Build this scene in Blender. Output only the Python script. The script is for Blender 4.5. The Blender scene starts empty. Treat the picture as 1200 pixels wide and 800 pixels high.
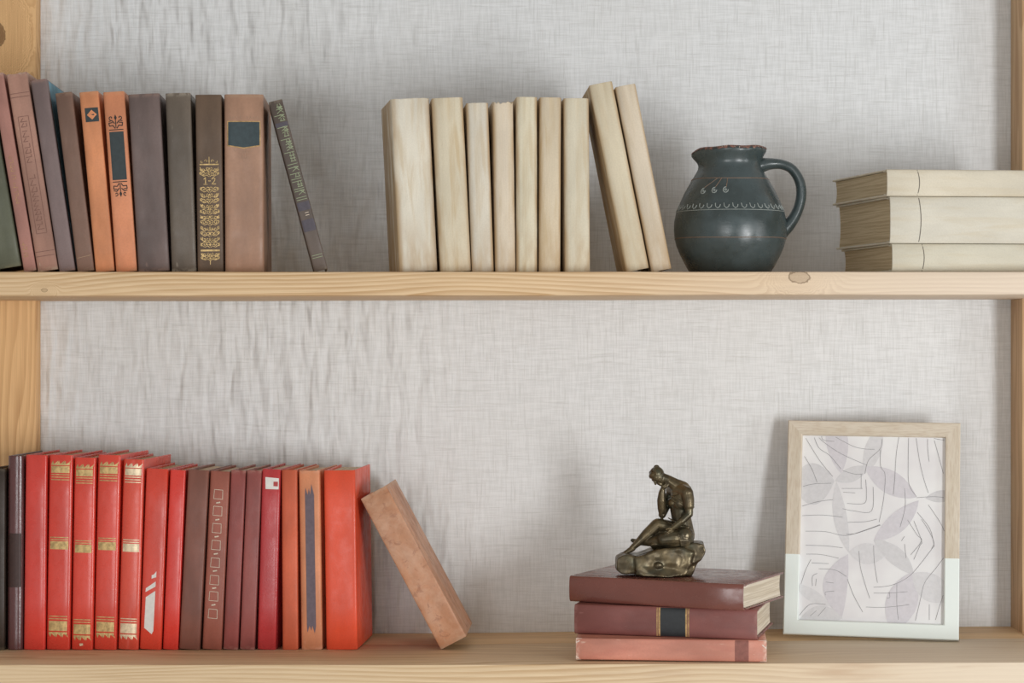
import bpy, bmesh, math, random
from mathutils import Vector, Matrix, noise

random.seed(4)
scene = bpy.context.scene
COL = scene.collection

# ------------------------------------------------------------------ camera, world, lights, exposure
H = 1.40                      # camera height; every z below is measured from it
cam = bpy.data.objects.new('camera', bpy.data.cameras.new('camera'))
COL.objects.link(cam)
cam.location = (0, -2.5, H)
cam.rotation_euler = (math.pi / 2, 0, 0)
cam.data.lens = 75
cam.data.sensor_width = 36
cam.data.clip_start = 0.05
scene.camera = cam

world = bpy.data.worlds.new('room_light')
world.use_nodes = True
world.node_tree.nodes['Background'].inputs[0].default_value = (1.0, 0.965, 0.91, 1)
world.node_tree.nodes['Background'].inputs[1].default_value = 0.36
scene.world = world


def area(name, loc, target, w, h, power, color):
    l = bpy.data.lights.new(name, 'AREA')
    l.shape = 'RECTANGLE'
    l.size, l.size_y, l.energy, l.color = w, h, power, color
    o = bpy.data.objects.new(name, l)
    COL.objects.link(o)
    o.location = loc
    o.rotation_euler = (Vector(target) - Vector(loc)).to_track_quat('-Z', 'Y').to_euler()
    return o


area('window_daylight', (1.5, -2.25, H - 0.32), (0.1, 0.3, H), 0.42, 0.9, 30, (0.975, 0.99, 1.0))
area('side_window_daylight', (2.9, -1.7, H - 0.2), (0, 0.2, H), 0.45, 1.3, 13, (0.95, 0.98, 1.0))
area('left_fill_light', (-0.8, -4.0, H - 0.3), (-0.2, 0.3, H), 1.4, 1.2, 27, (0.96, 0.985, 1.0))  # added soft fill from the front left, brightens the left of the wall

scene.view_settings.view_transform = 'Standard'
scene.view_settings.look = 'None'
scene.view_settings.gamma = 1
scene.view_settings.exposure = 0.08
scene.view_settings.use_curve_mapping = False


# ------------------------------------------------------------------ small helpers
def lin(c):
    return tuple((v / 255 / 12.92) if v / 255 <= 0.04045 else ((v / 255 + 0.055) / 1.055) ** 2.4 for v in c)


def mul(c, k):
    return tuple(min(1.0, v * k) for v in c)


class NT:
    """tiny node-graph writer"""

    def __init__(self, name):
        self.m = bpy.data.materials.new(name)
        self.m.use_nodes = True
        self.t = self.m.node_tree
        self.b = self.t.nodes['Principled BSDF']
        self.co = self.t.nodes.new('ShaderNodeTexCoord').outputs['Object']

    def link(self, a, b):
        self.t.links.new(a, b)

    def put(self, sock, v):
        if isinstance(v, bpy.types.NodeSocket):
            self.link(v, sock)
        elif isinstance(v, (tuple, list)) and len(v) == 3 and sock.type == 'RGBA':
            sock.default_value = (*v, 1)
        else:
            sock.default_value = v

    def math(self, op, a, b=0.0, c=None):
        n = self.t.nodes.new('ShaderNodeMath')
        n.operation = op
        self.put(n.inputs[0], a)
        self.put(n.inputs[1], b)
        if c is not None:
            self.put(n.inputs[2], c)
        return n.outputs[0]

    def scaled(self, s, off=(0, 0, 0)):
        n = self.t.nodes.new('ShaderNodeMapping')
        n.inputs['Scale'].default_value = s
        n.inputs['Location'].default_value = off
        self.link(self.co, n.inputs['Vector'])
        return n.outputs[0]

    def noise(self, s, detail=3, rough=0.55, off=(0, 0, 0), dist=0.0):
        n = self.t.nodes.new('ShaderNodeTexNoise')
        n.inputs['Scale'].default_value = 1
        n.inputs['Detail'].default_value = detail
        n.inputs['Roughness'].default_value = rough
        n.inputs['Distortion'].default_value = dist
        if not isinstance(s, tuple):
            s = (s, s, s)
        self.link(self.scaled(s, off), n.inputs['Vector'])
        return n.outputs[0]

    def ramp(self, v, lo, hi, a=0.0, b=1.0, smooth=True):
        n = self.t.nodes.new('ShaderNodeMapRange')
        n.interpolation_type = 'SMOOTHSTEP' if smooth else 'LINEAR'
        self.put(n.inputs['Value'], v)
        for k, x in (('From Min', lo), ('From Max', hi), ('To Min', a), ('To Max', b)):
            self.put(n.inputs[k], x)
        return n.outputs[0]

    def mix(self, f, a, b, mode='MIX'):
        n = self.t.nodes.new('ShaderNodeMix')
        n.data_type = 'RGBA'
        n.blend_type = mode
        self.put(n.inputs[0], f)
        self.put(n.inputs[6], a)
        self.put(n.inputs[7], b)
        return n.outputs[2]

    def xyz(self):
        n = self.t.nodes.new('ShaderNodeSeparateXYZ')
        self.link(self.co, n.inputs[0])
        return n.outputs

    def bump(self, h, strength=0.3, dist=0.001, chain=None):
        n = self.t.nodes.new('ShaderNodeBump')
        n.inputs['Strength'].default_value = strength
        n.inputs['Distance'].default_value = dist
        self.put(n.inputs['Height'], h)
        if chain is not None:
            self.link(chain, n.inputs['Normal'])
        return n.outputs[0]

    def done(self, color, rough=0.5, normal=None, metal=0.0, spec=0.5, coat=0.0):
        self.put(self.b.inputs['Base Color'], color)
        self.put(self.b.inputs['Roughness'], rough)
        self.put(self.b.inputs['Metallic'], metal)
        self.put(self.b.inputs['Specular IOR Level'], spec)
        if coat:
            self.put(self.b.inputs['Coat Weight'], coat)
            self.put(self.b.inputs['Coat Roughness'], 0.25)
        if normal is not None:
            self.link(normal, self.b.inputs['Normal'])
        return self.m


def link_mesh(name, verts, faces, mats, parent=None, smooth=True, idx=None):
    me = bpy.data.meshes.new(name)
    me.from_pydata([tuple(v) for v in verts], [], faces)
    for m in (mats if isinstance(mats, (list, tuple)) else [mats]):
        me.materials.append(m)
    if idx:
        me.polygons.foreach_set('material_index', idx)
    me.update()
    o = bpy.data.objects.new(name, me)
    COL.objects.link(o)
    if parent:
        o.parent = parent
    if smooth:
        me.polygons.foreach_set('use_smooth', [True] * len(me.polygons))
        me.set_sharp_from_angle(angle=math.radians(38))
    return o


def fix_normals(o):
    bm = bmesh.new()
    bm.from_mesh(o.data)
    bmesh.ops.recalc_face_normals(bm, faces=bm.faces)
    bm.to_mesh(o.data)
    bm.free()
    return o


def thing(name, label, cat, group=None, loc=(0, 0, 0)):
    o = bpy.data.objects.new(name, None)
    o.empty_display_size = 0.02
    COL.objects.link(o)
    o.location = loc
    o['label'] = label
    o['category'] = cat
    if group:
        o['group'] = group
    return o


# ------------------------------------------------------------------ materials of the setting
def wallpaper():
    n = NT('woven_wallpaper')
    x, y, z = n.xyz()
    hor = n.noise((34, 1, 520), 2, 0.6)
    ver = n.noise((520, 1, 34), 2, 0.6)
    weave = n.math('ADD', hor, ver)                                                    # about 1
    dark_h = n.ramp(n.noise((22, 1, 460), 1, 0.5, (11, 0, 3)), 0.62, 0.72)
    dark_v = n.ramp(n.noise((460, 1, 22), 1, 0.5, (1, 0, 13)), 0.62, 0.72)
    dark = n.math('MAXIMUM', dark_h, dark_v)
    base = n.mix(n.ramp(weave, 0.7, 1.3), lin((217, 218, 218)), lin((232, 233, 234)))
    base = n.mix(n.math('MULTIPLY', dark, 0.18), base, lin((166, 163, 157)))
    base = n.mix(n.ramp(n.noise((5, 1, 5), 2), 0.35, 0.7, 0, 0.2), base, lin((224, 222, 218)))
    # the crinkled left part of the paper: soft upright ripples
    rip = n.noise((70, 1, 20), 1, 0.4, (2, 0, 2), 0.2)
    mask = n.math('MULTIPLY', n.ramp(x, 0.04, -0.2), n.ramp(n.noise(3.1, 1, 0.5, (9, 0, 9)), 0.3, 0.55, 0.45, 1))
    nb = n.bump(n.math('MULTIPLY', rip, mask), 1.0, 0.0095)
    nb = n.bump(n.math('SUBTRACT', weave, dark), 0.22, 0.0004, nb)
    return n.done(base, 0.6, nb, spec=0.3)


def wood(name, along, light, dark, across='z', off=0.0, freq=230, knots=(), greying=None, bands=1.0, knot=0.3, pale=None):
    """pine: grain runs along one axis; knots are (along, across, radius)"""
    n = NT(name)
    ax = {'x': 0, 'y': 1, 'z': 2}
    p = n.xyz()
    L, A = p[ax[along]], p[ax[across]]
    third = [k for k in 'xyz' if k not in (along, across)][0]
    B = p[ax[third]]
    st = [9, 9, 9]
    st[ax[along]] = 1.6
    slow = n.noise(tuple(st), 2, 0.5, (off, off * 1.7, off * 2.3))
    st = [60, 60, 60]
    st[ax[along]] = 5
    fast = n.noise(tuple(st), 2, 0.5, (off * 3, off, off))
    f = n.math('ADD', n.math('MULTIPLY', A, freq), n.math('MULTIPLY', B, freq * 0.37))
    f = n.math('ADD', f, n.math('MULTIPLY', slow, 11.0))
    f = n.math('ADD', f, n.math('MULTIPLY', fast, 0.8))
    kmask, kring = None, None
    for (kl, ka, kr) in knots:
        dl = n.math('MULTIPLY', n.math('SUBTRACT', L, kl), 0.6)
        da = n.math('SUBTRACT', A, ka)
        d = n.math('SQRT', n.math('ADD', n.math('MULTIPLY', dl, dl), n.math('MULTIPLY', da, da)))
        d = n.math('ADD', d, n.math('MULTIPLY', n.math('SUBTRACT', n.noise(170, 2), 0.5), kr * 0.7))
        w = n.math('POWER', 2.718, n.math('MULTIPLY', n.math('POWER', n.math('DIVIDE', d, kr * 2.6), 2.0), -1.0))
        f = n.math('ADD', n.math('MULTIPLY', f, n.math('SUBTRACT', 1.0, w)),
                   n.math('MULTIPLY', n.math('MULTIPLY', d, 420), w))
        m = n.ramp(d, kr * 1.05, kr * 0.75)
        kmask = m if kmask is None else n.math('MAXIMUM', kmask, m)
        r = n.ramp(n.math('ABSOLUTE', n.math('SUBTRACT', d, kr * 0.95)), kr * 0.16, 0.0)
        kring = r if kring is None else n.math('MAXIMUM', kring, r)
    saw = n.math('FRACT', f)
    line = n.math('MULTIPLY', n.ramp(saw, 0.15, 0.85), n.ramp(saw, 1.0, 0.9))
    line = n.math('MULTIPLY', line, n.ramp(n.noise(tuple(q * 0.5 for q in st), 2, 0.5, (off, 0, off)), 0.25, 0.7, 0.35, 1.0))
    st = [900, 900, 900]
    st[ax[along]] = 14
    fibre = n.noise(tuple(st), 2, 0.6)
    col = n.mix(n.math('MULTIPLY', line, 0.75 * bands), light, dark)
    col = n.mix(n.ramp(fibre, 0.35, 0.7, 0.0, 0.3), col, mul(dark, 0.85))
    blot = n.noise(tuple(3 + (0 if i == ax[along] else 14) for i in range(3)), 2, 0.5, (off, 4, 2))
    col = n.mix(n.ramp(blot, 0.4, 0.75, 0, 0.35), col, mul(light, 1.12))
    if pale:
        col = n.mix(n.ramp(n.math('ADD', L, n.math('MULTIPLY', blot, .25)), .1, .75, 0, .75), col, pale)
    if greying:
        gcol, g0, g1 = greying
        col = n.mix(n.ramp(n.noise((5, 40, 40), 3, 0.6, (off, 1, 1)), g0, g1, 0.1, 0.8), col, gcol)
    if kmask is not None:
        col = n.mix(n.math('MULTIPLY', kmask, knot), col, mul(dark, 0.4))
        col = n.mix(n.math('MULTIPLY', kring, 0.7), col, mul(dark, 0.28))
    nb = n.bump(n.math('SUBTRACT', fibre, line), 0.25, 0.0006)
    return n.done(col, 0.55, nb, spec=0.35)


PINE_L, PINE_D = lin((216, 184, 144)), lin((172, 124, 76))
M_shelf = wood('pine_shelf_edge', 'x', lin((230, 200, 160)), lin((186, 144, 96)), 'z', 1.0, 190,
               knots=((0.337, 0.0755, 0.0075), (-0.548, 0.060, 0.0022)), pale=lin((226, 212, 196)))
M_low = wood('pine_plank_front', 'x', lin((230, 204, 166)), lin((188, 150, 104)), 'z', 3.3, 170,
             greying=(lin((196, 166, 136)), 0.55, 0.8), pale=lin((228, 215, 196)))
M_low_back = wood('pine_plank_back', 'x', lin((238, 206, 162)), lin((190, 146, 100)), 'y', 5.1, 90,
                  greying=(lin((184, 152, 118)), 0.5, 0.8))
M_post_l = wood('pine_upright_left', 'z', lin((234, 190, 136)), lin((172, 120, 68)), 'x', 2.2, 130,
                knots=((0.397, -0.664, 0.0085),), knot=0.8)
M_post_r = wood('pine_upright_right', 'z', lin((206, 172, 132)), lin((160, 116, 74)), 'x', 7.7, 150)

# ------------------------------------------------------------------ the setting
WALL_Y = 0.29


def box_mesh(name, lo, hi, mat, parent=None, kind=None):
    x0, y0, z0 = lo
    x1, y1, z1 = hi
    v = [(x0, y0, z0), (x1, y0, z0), (x1, y1, z0), (x0, y1, z0), (x0, y0, z1), (x1, y0, z1), (x1, y1, z1), (x0, y1, z1)]
    f = [(0, 3, 2, 1), (4, 5, 6, 7), (0, 1, 5, 4), (1, 2, 6, 5), (2, 3, 7, 6), (3, 0, 4, 7)]
    o = link_mesh(name, v, f, mat, parent, smooth=False)
    if kind:
        o['kind'] = kind
    return o


wall = box_mesh('wall_back', (-1.9, WALL_Y, -H), (1.9, WALL_Y + 0.1, 1.2), wallpaper(), kind='structure')
wall.location.z = H
fl = NT('floor_boards')
M_floor = fl.done(fl.mix(fl.noise((2, 30, 1), 3), lin((176, 170, 160)), lin((206, 200, 190))), 0.6)
flo = box_mesh('floor', (-1.9, -4.6, -0.05), (1.9, WALL_Y + 0.1, 0.0), M_floor, kind='structure')


# ------------------------------------------------------------------ shelf unit
def rounded_board(name, along, n, corners, mat, parent, r=0.0018, jitter=0.0004, seed=0, steps=(), drop=(2, 3)):
    """corners(t) -> four (a, b) of the section in order; board swept along an axis from lo to hi"""
    lo, hi, fn = corners
    verts, faces = [], []
    ring = None
    ts = [lo + (hi - lo) * i / n for i in range(n + 1)]
    if steps:
        ts = sorted(ts + [q_ + e_ for q_ in steps for e_ in (-0.00005, 0.00005)])
    n = len(ts) - 1
    for t in ts:
        c = fn(t)
        sec = []
        for k in range(4):
            p, q, s = Vector(c[k - 1]), Vector(c[k]), Vector(c[(k + 1) % 4])
            d0, d1 = (p - q).normalized(), (s - q).normalized()
            sec += [q + d0 * r, q + (d0 + d1) * r * 0.3, q + d1 * r]
        ring = len(sec)
        for k, s in enumerate(sec):
            w = noise.noise(Vector((t * 4.0, k // 3 * 3.1 + seed, seed * 1.7))) * jitter * 2
            if k // 3 in drop:
                w = -abs(w)
            a, b = s.x, s.y + w
            verts.append((t, a, b) if along == 'x' else (a, b, t))
    for i in range(n):
        for k in range(ring):
            a, b = i * ring + k, i * ring + (k + 1) % ring
            faces.append((a, b, b + ring, a + ring))
    faces.append(tuple(range(ring)))
    faces.append(tuple(n * ring + k for k in range(ring)))
    o = link_mesh(name, verts, faces, mat, parent)
    return fix_normals(o)


UP_TOP = 0.082
LXI = -552 * (2.5 + WALL_Y) / 2500           # inner face of the left upright
RXI = 584 * (2.5 + WALL_Y) / 2500
BACK = WALL_Y - 0.0005
PL, PR = WALL_Y - 0.030, WALL_Y - 0.064      # front faces of the two uprights


def back_y(x):
    """the boards are notched round the uprights"""
    return PL - 0.0004 if x < LXI + 0.0004 else (PR - 0.0004 if x > RXI - 0.0004 else BACK)


NOTCH = (LXI + 0.0004, RXI - 0.0004)


def lerp(a, b, t):
    return a + (b - a) * t


def low_z(x, y):
    """top of the lower shelf, a little warped"""
    k = min(1, max(0, (x + 0.1) / 0.72))
    back = lerp(-0.3805, -0.3715, k)
    front = lerp(-0.3785, -0.3755, k)
    return lerp(front, back, max(0, min(1, y / WALL_Y)))


def sec_upper(x):
    k = (x + 0.6) / 1.2
    b = lerp(0.0525, 0.0548, k)
    return [(0, b), (back_y(x), b), (back_y(x), UP_TOP), (0, UP_TOP)]


def sec_low_front(x):
    y1 = 0.176 + 0.01 * (x + 0.1)
    return [(0, -0.425), (y1, -0.425), (y1, low_z(x, y1)), (0, low_z(x, 0))]


def sec_low_back(x):
    y0 = 0.1845 + 0.01 * (x + 0.1)
    return [(y0, -0.418), (back_y(x), -0.418), (back_y(x), low_z(x, WALL_Y) - 0.0006), (y0, low_z(x, y0) - 0.0012)]


G0 = 'boards of the pine shelving'
upper = thing('shelf', 'upper pine shelf board with a knot, carrying the jug and the cream books', 'shelf', loc=(0, 0, H))
lower = thing('shelf', 'lower pine shelf of two planks, carrying the red books and the picture frame', 'shelf', loc=(0, 0, H))
upper['group'] = lower['group'] = G0
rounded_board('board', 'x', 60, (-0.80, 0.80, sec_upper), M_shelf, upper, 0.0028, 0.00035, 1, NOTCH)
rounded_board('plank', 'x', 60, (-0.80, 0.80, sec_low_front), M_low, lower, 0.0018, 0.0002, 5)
rounded_board('plank', 'x', 60, (-0.80, 0.80, sec_low_back), M_low_back, lower, 0.0018, 0.0002, 9, NOTCH)


def upright(label, x0, x1, y0, mat, seed):
    fn = lambda t: [(x0, y0), (x1, y0), (x1, BACK), (x0, BACK)]
    o = rounded_board('upright', 'z', 24, (-H + 0.0004, 0.98, fn), mat, None, 0.002, 0.0, seed)
    o.location.z = H
    o['label'], o['category'], o['group'] = label, 'post', 'pine uprights of the shelving'


upright('wide pine upright with a dark knot at the left edge of the photo', LXI - 0.12, LXI, PL, M_post_l, 2)
upright('narrow pine upright against the wall at the right edge of the photo', RXI, RXI + 0.09, PR, M_post_r, 6)


# ------------------------------------------------------------------ book materials
def binding(name, color, rough=0.45, var=0.22, grain=420, grain_h=0.25, streak=0.0, streak_col=None,
            wear=None, h=0.2, mottle=None, spec=0.45, coat=0.0, crack=0.0, edge_tint=None):
    n = NT(name)
    c = lin(color)
    big = n.noise((26, 26, 9), 3, 0.55, (len(name) * 1.3, 0, color[0] * 0.1))
    col = n.mix(n.ramp(big, 0.3, 0.72), mul(c, 1 - var), mul(c, 1 + var))
    fine = n.noise(grain, 3, 0.6)
    col = n.mix(n.ramp(fine, 0.35, 0.7, 0, 0.16), col, mul(c, 0.6))
    if streak:
        s = n.noise((95, 60, 11), 3, 0.6, (color[1] * 0.2, 3, 1), 0.4)
        col = n.mix(n.ramp(s, 0.42, 0.72, 0, streak), col, lin(streak_col))
    if edge_tint:  # tan tint towards both spine edges and the lower end
        rc, hw = edge_tint
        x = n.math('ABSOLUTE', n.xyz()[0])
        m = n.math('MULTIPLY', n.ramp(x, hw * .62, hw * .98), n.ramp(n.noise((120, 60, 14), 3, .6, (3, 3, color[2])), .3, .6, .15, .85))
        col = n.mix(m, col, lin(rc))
        m = n.math('MULTIPLY', n.ramp(n.xyz()[2], h * .4, 0.0), n.ramp(n.noise((40, 60, 12), 3, .6, (8, 3, color[2])), .4, .65, 0, .6))
        col = n.mix(m, col, lin(rc))
    if mottle:
        s = n.noise(30, 5, 0.7, (2, 5, 1), 0.5)
        col = n.mix(n.ramp(s, 0.36, 0.68, 0, 0.7), col, lin(mottle[0]))
        s = n.noise(90, 4, 0.65, (7, 5, 1), 0.6)
        col = n.mix(n.ramp(s, 0.54, 0.68, 0, 0.5), col, lin(mottle[1]))
    if wear:
        z = n.xyz()[2]
        edge = n.math('MAXIMUM', n.ramp(z, 0.006, 0.0), n.ramp(z, h - 0.006, h))
        edge = n.math('MULTIPLY', edge, n.ramp(n.noise(160, 3, 0.6), 0.35, 0.6))
        scuff = n.ramp(n.noise((210, 210, 45), 3, 0.65, (4, 1, 8)), 0.66, 0.76, 0, 0.55)
        col = n.mix(n.math('MAXIMUM', n.math('MULTIPLY', edge, 0.8), scuff), col, lin(wear))
    nb = n.bump(n.noise((30, 30, 12), 2), 0.35, 0.002)
    nb = n.bump(fine, grain_h, 0.0005, nb)
    if crack:
        nb = n.bump(n.noise((240, 100, 20), 3, 0.6), crack, 0.0012, nb)
    ro = n.ramp(n.noise(60, 2), 0.3, 0.7, rough - 0.05, rough + 0.1)
    return n.done(col, ro, nb, spec=spec, coat=coat)


def pages_mat(name, a, b):
    n = NT(name)
    st = n.noise((2600, 14, 14), 3, 0.7)
    st2 = n.noise((500, 8, 8), 2, 0.5)
    col = n.mix(n.ramp(n.math('ADD', st, st2), 0.75, 1.25), lin(a), lin(b))
    return n.done(col, 0.8, n.bump(n.math('ADD', st, st2), 0.5, 0.0006), spec=0.2)


P_CREAM = pages_mat('cream_paper_edges', (176, 158, 128), (216, 202, 176))
P_TAN = pages_mat('tan_paper_edges', (172, 152, 120), (206, 188, 156))
P_WHITE = pages_mat('pale_paper_edges', (196, 182, 160), (232, 222, 204))


def plain(name, rgb, rough=0.6, metal=0.0, spec=0.4, var=0.12):
    n = NT(name)
    c = lin(rgb)
    nz = n.noise(180, 3, 0.6)
    return n.done(n.mix(n.ramp(nz, 0.3, 0.7), mul(c, 1 - var), mul(c, 1 + var)), rough, n.bump(nz, 0.15, 0.0004), metal, spec)


M_gilt = plain('worn_gilt', (196, 166, 112), 0.42, 0.35, 0.5, 0.3)
M_gilt_soft = plain('dull_gilt', (176, 142, 96), 0.55, 0.2, 0.4, 0.3)
M_gilt_sheen = plain('gilt_sheen_tone', (226, 206, 172), 0.35, 0.3, 0.6, 0.2)  # gilt paled in colour to imitate reflection on the bands; also one pale mark
M_teal = plain('dark_teal_label', (46, 56, 58), 0.45)
M_black = plain('black_label', (40, 42, 44), 0.45)
M_ink = plain('black_print', (44, 40, 38), 0.6)
M_white = plain('white_paper_label', (226, 222, 216), 0.6, var=0.05)
M_silverline = plain('silver_print', (206, 190, 170), 0.4, 0.2)
M_green = plain('sage_green_print', (148, 158, 126), 0.6)


# ------------------------------------------------------------------ book builder
class Book:
    def __init__(self, label, group, t, h, d, mat, pages=P_CREAM, flat=2.6, bulge=None, skew=0.0, torn=0.0, ov=0.003,
                 board=0.0022, joint=True, name='book'):
        self.t, self.h, self.d, self.skew = t, h, d, skew
        self.ht, self.n = t / 2, flat
        self.B = bulge if bulge is not None else min(0.006, t * 0.16)
        self.root = thing(name, label, 'book', group)
        c = board
        ht, B = self.ht, self.B
        # outer outline of the case in plan: left fore-edge -> spine -> right fore-edge
        out, inn = [], []

        def both(o, i):
            out.append(o)
            inn.append(i)
        g = 0.0008 if joint else 0.0
        for y in (d, d * 0.6, B + 0.011):
            both((-ht, y), (-ht + c, y))
        both((-ht + g, B + 0.0085), (-ht + g + c, B + 0.0085))
        both((-ht + g, B + 0.0055), (-ht + g + c, B + 0.0055))
        both((-ht, B + 0.003), (-ht + c, B + 0.003 + c))
        N = 14
        self.spine_rng = (len(out), len(out) + N)
        for k in range(N + 1):
            th = -math.pi / 2 + math.pi * k / N
            sx = math.copysign(abs(math.sin(th)) ** (2 / flat), th) if abs(th) > 1e-6 else 0
            y = B * (1 - abs(math.cos(th)) ** (2 / flat))
            both((ht * sx, y), ((ht - c) * sx, y + c))
        for (o, i) in list(zip(out[:6], inn[:6]))[::-1]:
            both((-o[0], o[1]), (-i[0], i[1]))
        m = len(out)
        e = 0.0007
        lv = [(0, 1), (e, 0), (h * 0.25, 0), (h * 0.5, 0), (h * 0.75, 0), (h - e, 0), (h, 1)]
        verts, faces = [], []
        for (z, ins) in lv:
            for arr, sg in ((out, 1), (inn, -1)):
                for j in range(m):
                    o, i = out[j], inn[j]
                    dx, dy = i[0] - o[0], i[1] - o[1]
                    L = math.hypot(dx, dy) or 1
                    k = e * 0.8 * ins * sg
                    zz = z
                    if torn and z >= h - e and self.spine_rng[0] <= j <= self.spine_rng[1]:
                        zz -= torn * abs(noise.noise(Vector((arr[j][0] * 420, h * 31, 0.3))))
                    verts.append(self.sk((arr[j][0] + dx / L * k, arr[j][1] + dy / L * k, zz)))
        S = 2 * m
        for q in range(len(lv) - 1):
            for j in range(m - 1):
                a = q * S + j
                faces.append((a, a + 1, a + 1 + S, a + S))
                b = q * S + m + j
                faces.append((b + 1, b, b + S, b + 1 + S))
            for j in (0, m - 1):
                a, b = q * S + j, q * S + m + j
                faces.append((a, a + S, b + S, b) if j == 0 else (b, b + S, a + S, a))
        for base, flip in ((0, True), ((len(lv) - 1) * S, False)):
            for j in range(m - 1):
                f = (base + j, base + j + 1, base + m + j + 1, base + m + j)
                faces.append(f[::-1] if flip else f)
        self.cover = fix_normals(link_mesh('cover', verts, faces, mat, self.root))
        # page block
        pw = ht - c - 0.0003
        con = []
        for k in range(9):
            th = -math.pi / 2 + math.pi * k / 8
            con.append((pw * math.copysign(abs(math.sin(th)) ** (2 / flat), th) if abs(th) > 1e-6 else 0,
                        c + 0.0006 + B * (1 - abs(math.cos(th)) ** (2 / flat)) + 0.0012))
        for k in range(9):
            u = 1 - 2 * k / 8
            con.append((pw * u, d - ov - min(0.004, t * 0.12) * (1 - u * u)))
        pv, pf = [], []
        for z in (ov, h - ov):
            for p in con:
                pv.append(self.sk((p[0], p[1], z)))
        k = len(con)
        for j in range(k):
            pf.append((j, (j + 1) % k, k + (j + 1) % k, k + j))
        for j in range(8):                                    # caps as strips joining spine side and fore-edge side
            a, b, c2, d2 = j, j + 1, k - 2 - j, k - 1 - j
            pf.append((a, b, c2, d2))
            pf.append((k + a, k + b, k + c2, k + d2))
        self.pages = fix_normals(link_mesh('pages', pv, pf, pages, self.root))

    def sk(self, p):
        return (p[0], p[1], p[2] - self.skew * p[1])

    def surf(self, u, v, lift=0.0002):
        a = min(0.999, abs(u) / self.ht)
        y = self.B * (1 - (1 - a ** self.n) ** (1 / self.n)) - lift
        return self.sk((u, y, v))

    # flat print and foil laid on the spine; coordinates in metres from spine centre and foot
    def decor(self, name, mat, shapes, lift=0.0002):
        V, F = [], []

        def quad_grid(p00, p10, p11, p01, nu):
            b = len(V)
            for i in range(nu + 1):
                k = i / nu
                lo = (lerp(p00[0], p10[0], k), lerp(p00[1], p10[1], k))
                hi = (lerp(p01[0], p11[0], k), lerp(p01[1], p11[1], k))
                V.append(self.surf(*lo, lift))
                V.append(self.surf(*hi, lift))
            for i in range(nu):
                F.append((b + 2 * i, b + 2 * i + 2, b + 2 * i + 3, b + 2 * i + 1))
        for s in shapes:
            if s[0] == 'rect':
                _, u0, v0, u1, v1 = s
                nu = max(1, int(abs(u1 - u0) / 0.0018))
                quad_grid((u0, v0), (u1, v0), (u1, v1), (u0, v1), nu)
            elif s[0] == 'quad':
                quad_grid(*s[1], 6)
            elif s[0] == 'line':
                _, pts, w = s
                for a, b in zip(pts[:-1], pts[1:]):
                    dx, dy = b[0] - a[0], b[1] - a[1]
                    L = math.hypot(dx, dy) or 1e-9
                    nx, ny = -dy / L * w / 2, dx / L * w / 2
                    ex, ey = dx / L * w * 0.25, dy / L * w * 0.25
                    quad_grid((a[0] - ex - nx, a[1] - ey - ny), (b[0] + ex - nx, b[1] + ey - ny),
                              (b[0] + ex + nx, b[1] + ey + ny), (a[0] - ex + nx, a[1] - ey + ny), max(1, int(abs(dx) / 0.002)))
            elif s[0] == 'poly':
                b = len(V)
                for p in s[1]:
                    V.append(self.surf(*p, lift))
                F.append(tuple(range(b, b + len(s[1]))))
        return link_mesh(name, V, F, mat, self.root, smooth=False)

    def each(self, name, mat, groups, lift=0.0002):
        for g in groups:
            self.decor(name, mat, g, lift)

    def pose(self, x, y, lean, yaw, floor, zfix=None):
        """x, y: foot of the spine centre; floor: function of x, y or a height"""
        R = Matrix.Rotation(yaw, 4, 'Z') @ Matrix.Rotation(lean, 4, 'Y')
        lowest = None
        for v in self.cover.data.vertices:
            w = R @ v.co
            g = floor(x + w.x, y + w.y) if callable(floor) else floor
            q = w.z - g
            lowest = q if lowest is None else min(lowest, q)
        self.root.matrix_world = Matrix.Translation((x, y, H - lowest + 0.00012)) @ R
        return self


def stand(spec, y, yaw, floor, floor_z, group, dflt_d):
    """spec: photographed foot/head extents of a spine -> true width, height and lean at depth y"""
    s = (2.5 + y) / 2500
    xbl, xbr, xtl, xtr, yt = spec['px']
    z_top = (400 - yt) * s
    dz = z_top - floor_z
    lean = math.atan2(((xtl + xtr) - (xbl + xbr)) / 2 * s, dz)
    w = ((xbr - xbl) + (xtr - xtl)) / 2 * s * math.cos(lean) * 0.975
    h = dz / math.cos(lean) - abs(math.sin(lean)) * w * 0.5
    b = Book(spec['label'], group, w, h, spec.get('d', dflt_d), spec['mat'](h), spec.get('pages', P_CREAM),
             spec.get('flat', 2.8), spec.get('bulge'), torn=spec.get('torn', 0.0), joint=spec.get('joint', True),
             board=spec.get('board', min(0.0022, w * 0.14)))
    b.pose((xbl + xbr) / 2 * s - 0.6 * s * 1000, y, lean, yaw + spec.get('dyaw', 0), floor)
    b.s = s
    b.yt = yt
    return b


def vy(b, py):
    """photographed height on a spine -> height above its foot"""
    return b.h - (py - b.yt) * b.s


# ------------------------------------------------------------------ ornament generators
def scroll(cx, cy, r, a0, turns, sgn=1, n=12, w=0.0005):
    pts = []
    for i in range(n + 1):
        k = i / n
        a = a0 + sgn * turns * 2 * math.pi * k
        rr = r * (1 - 0.8 * k)
        pts.append((cx + rr * math.cos(a), cy + rr * math.sin(a)))
    return ('line', pts, w)


def mirror(shapes):
    out = []
    for s in shapes:
        if s[0] == 'line':
            out.append(('line', [(-p[0], p[1]) for p in s[1]], s[2]))
        elif s[0] == 'poly':
            out.append(('poly', [(-p[0], p[1]) for p in s[1]][::-1]))
        elif s[0] == 'rect':
            out.append(('rect', -s[3], s[2], -s[1], s[4]))
    return shapes + out


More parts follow.
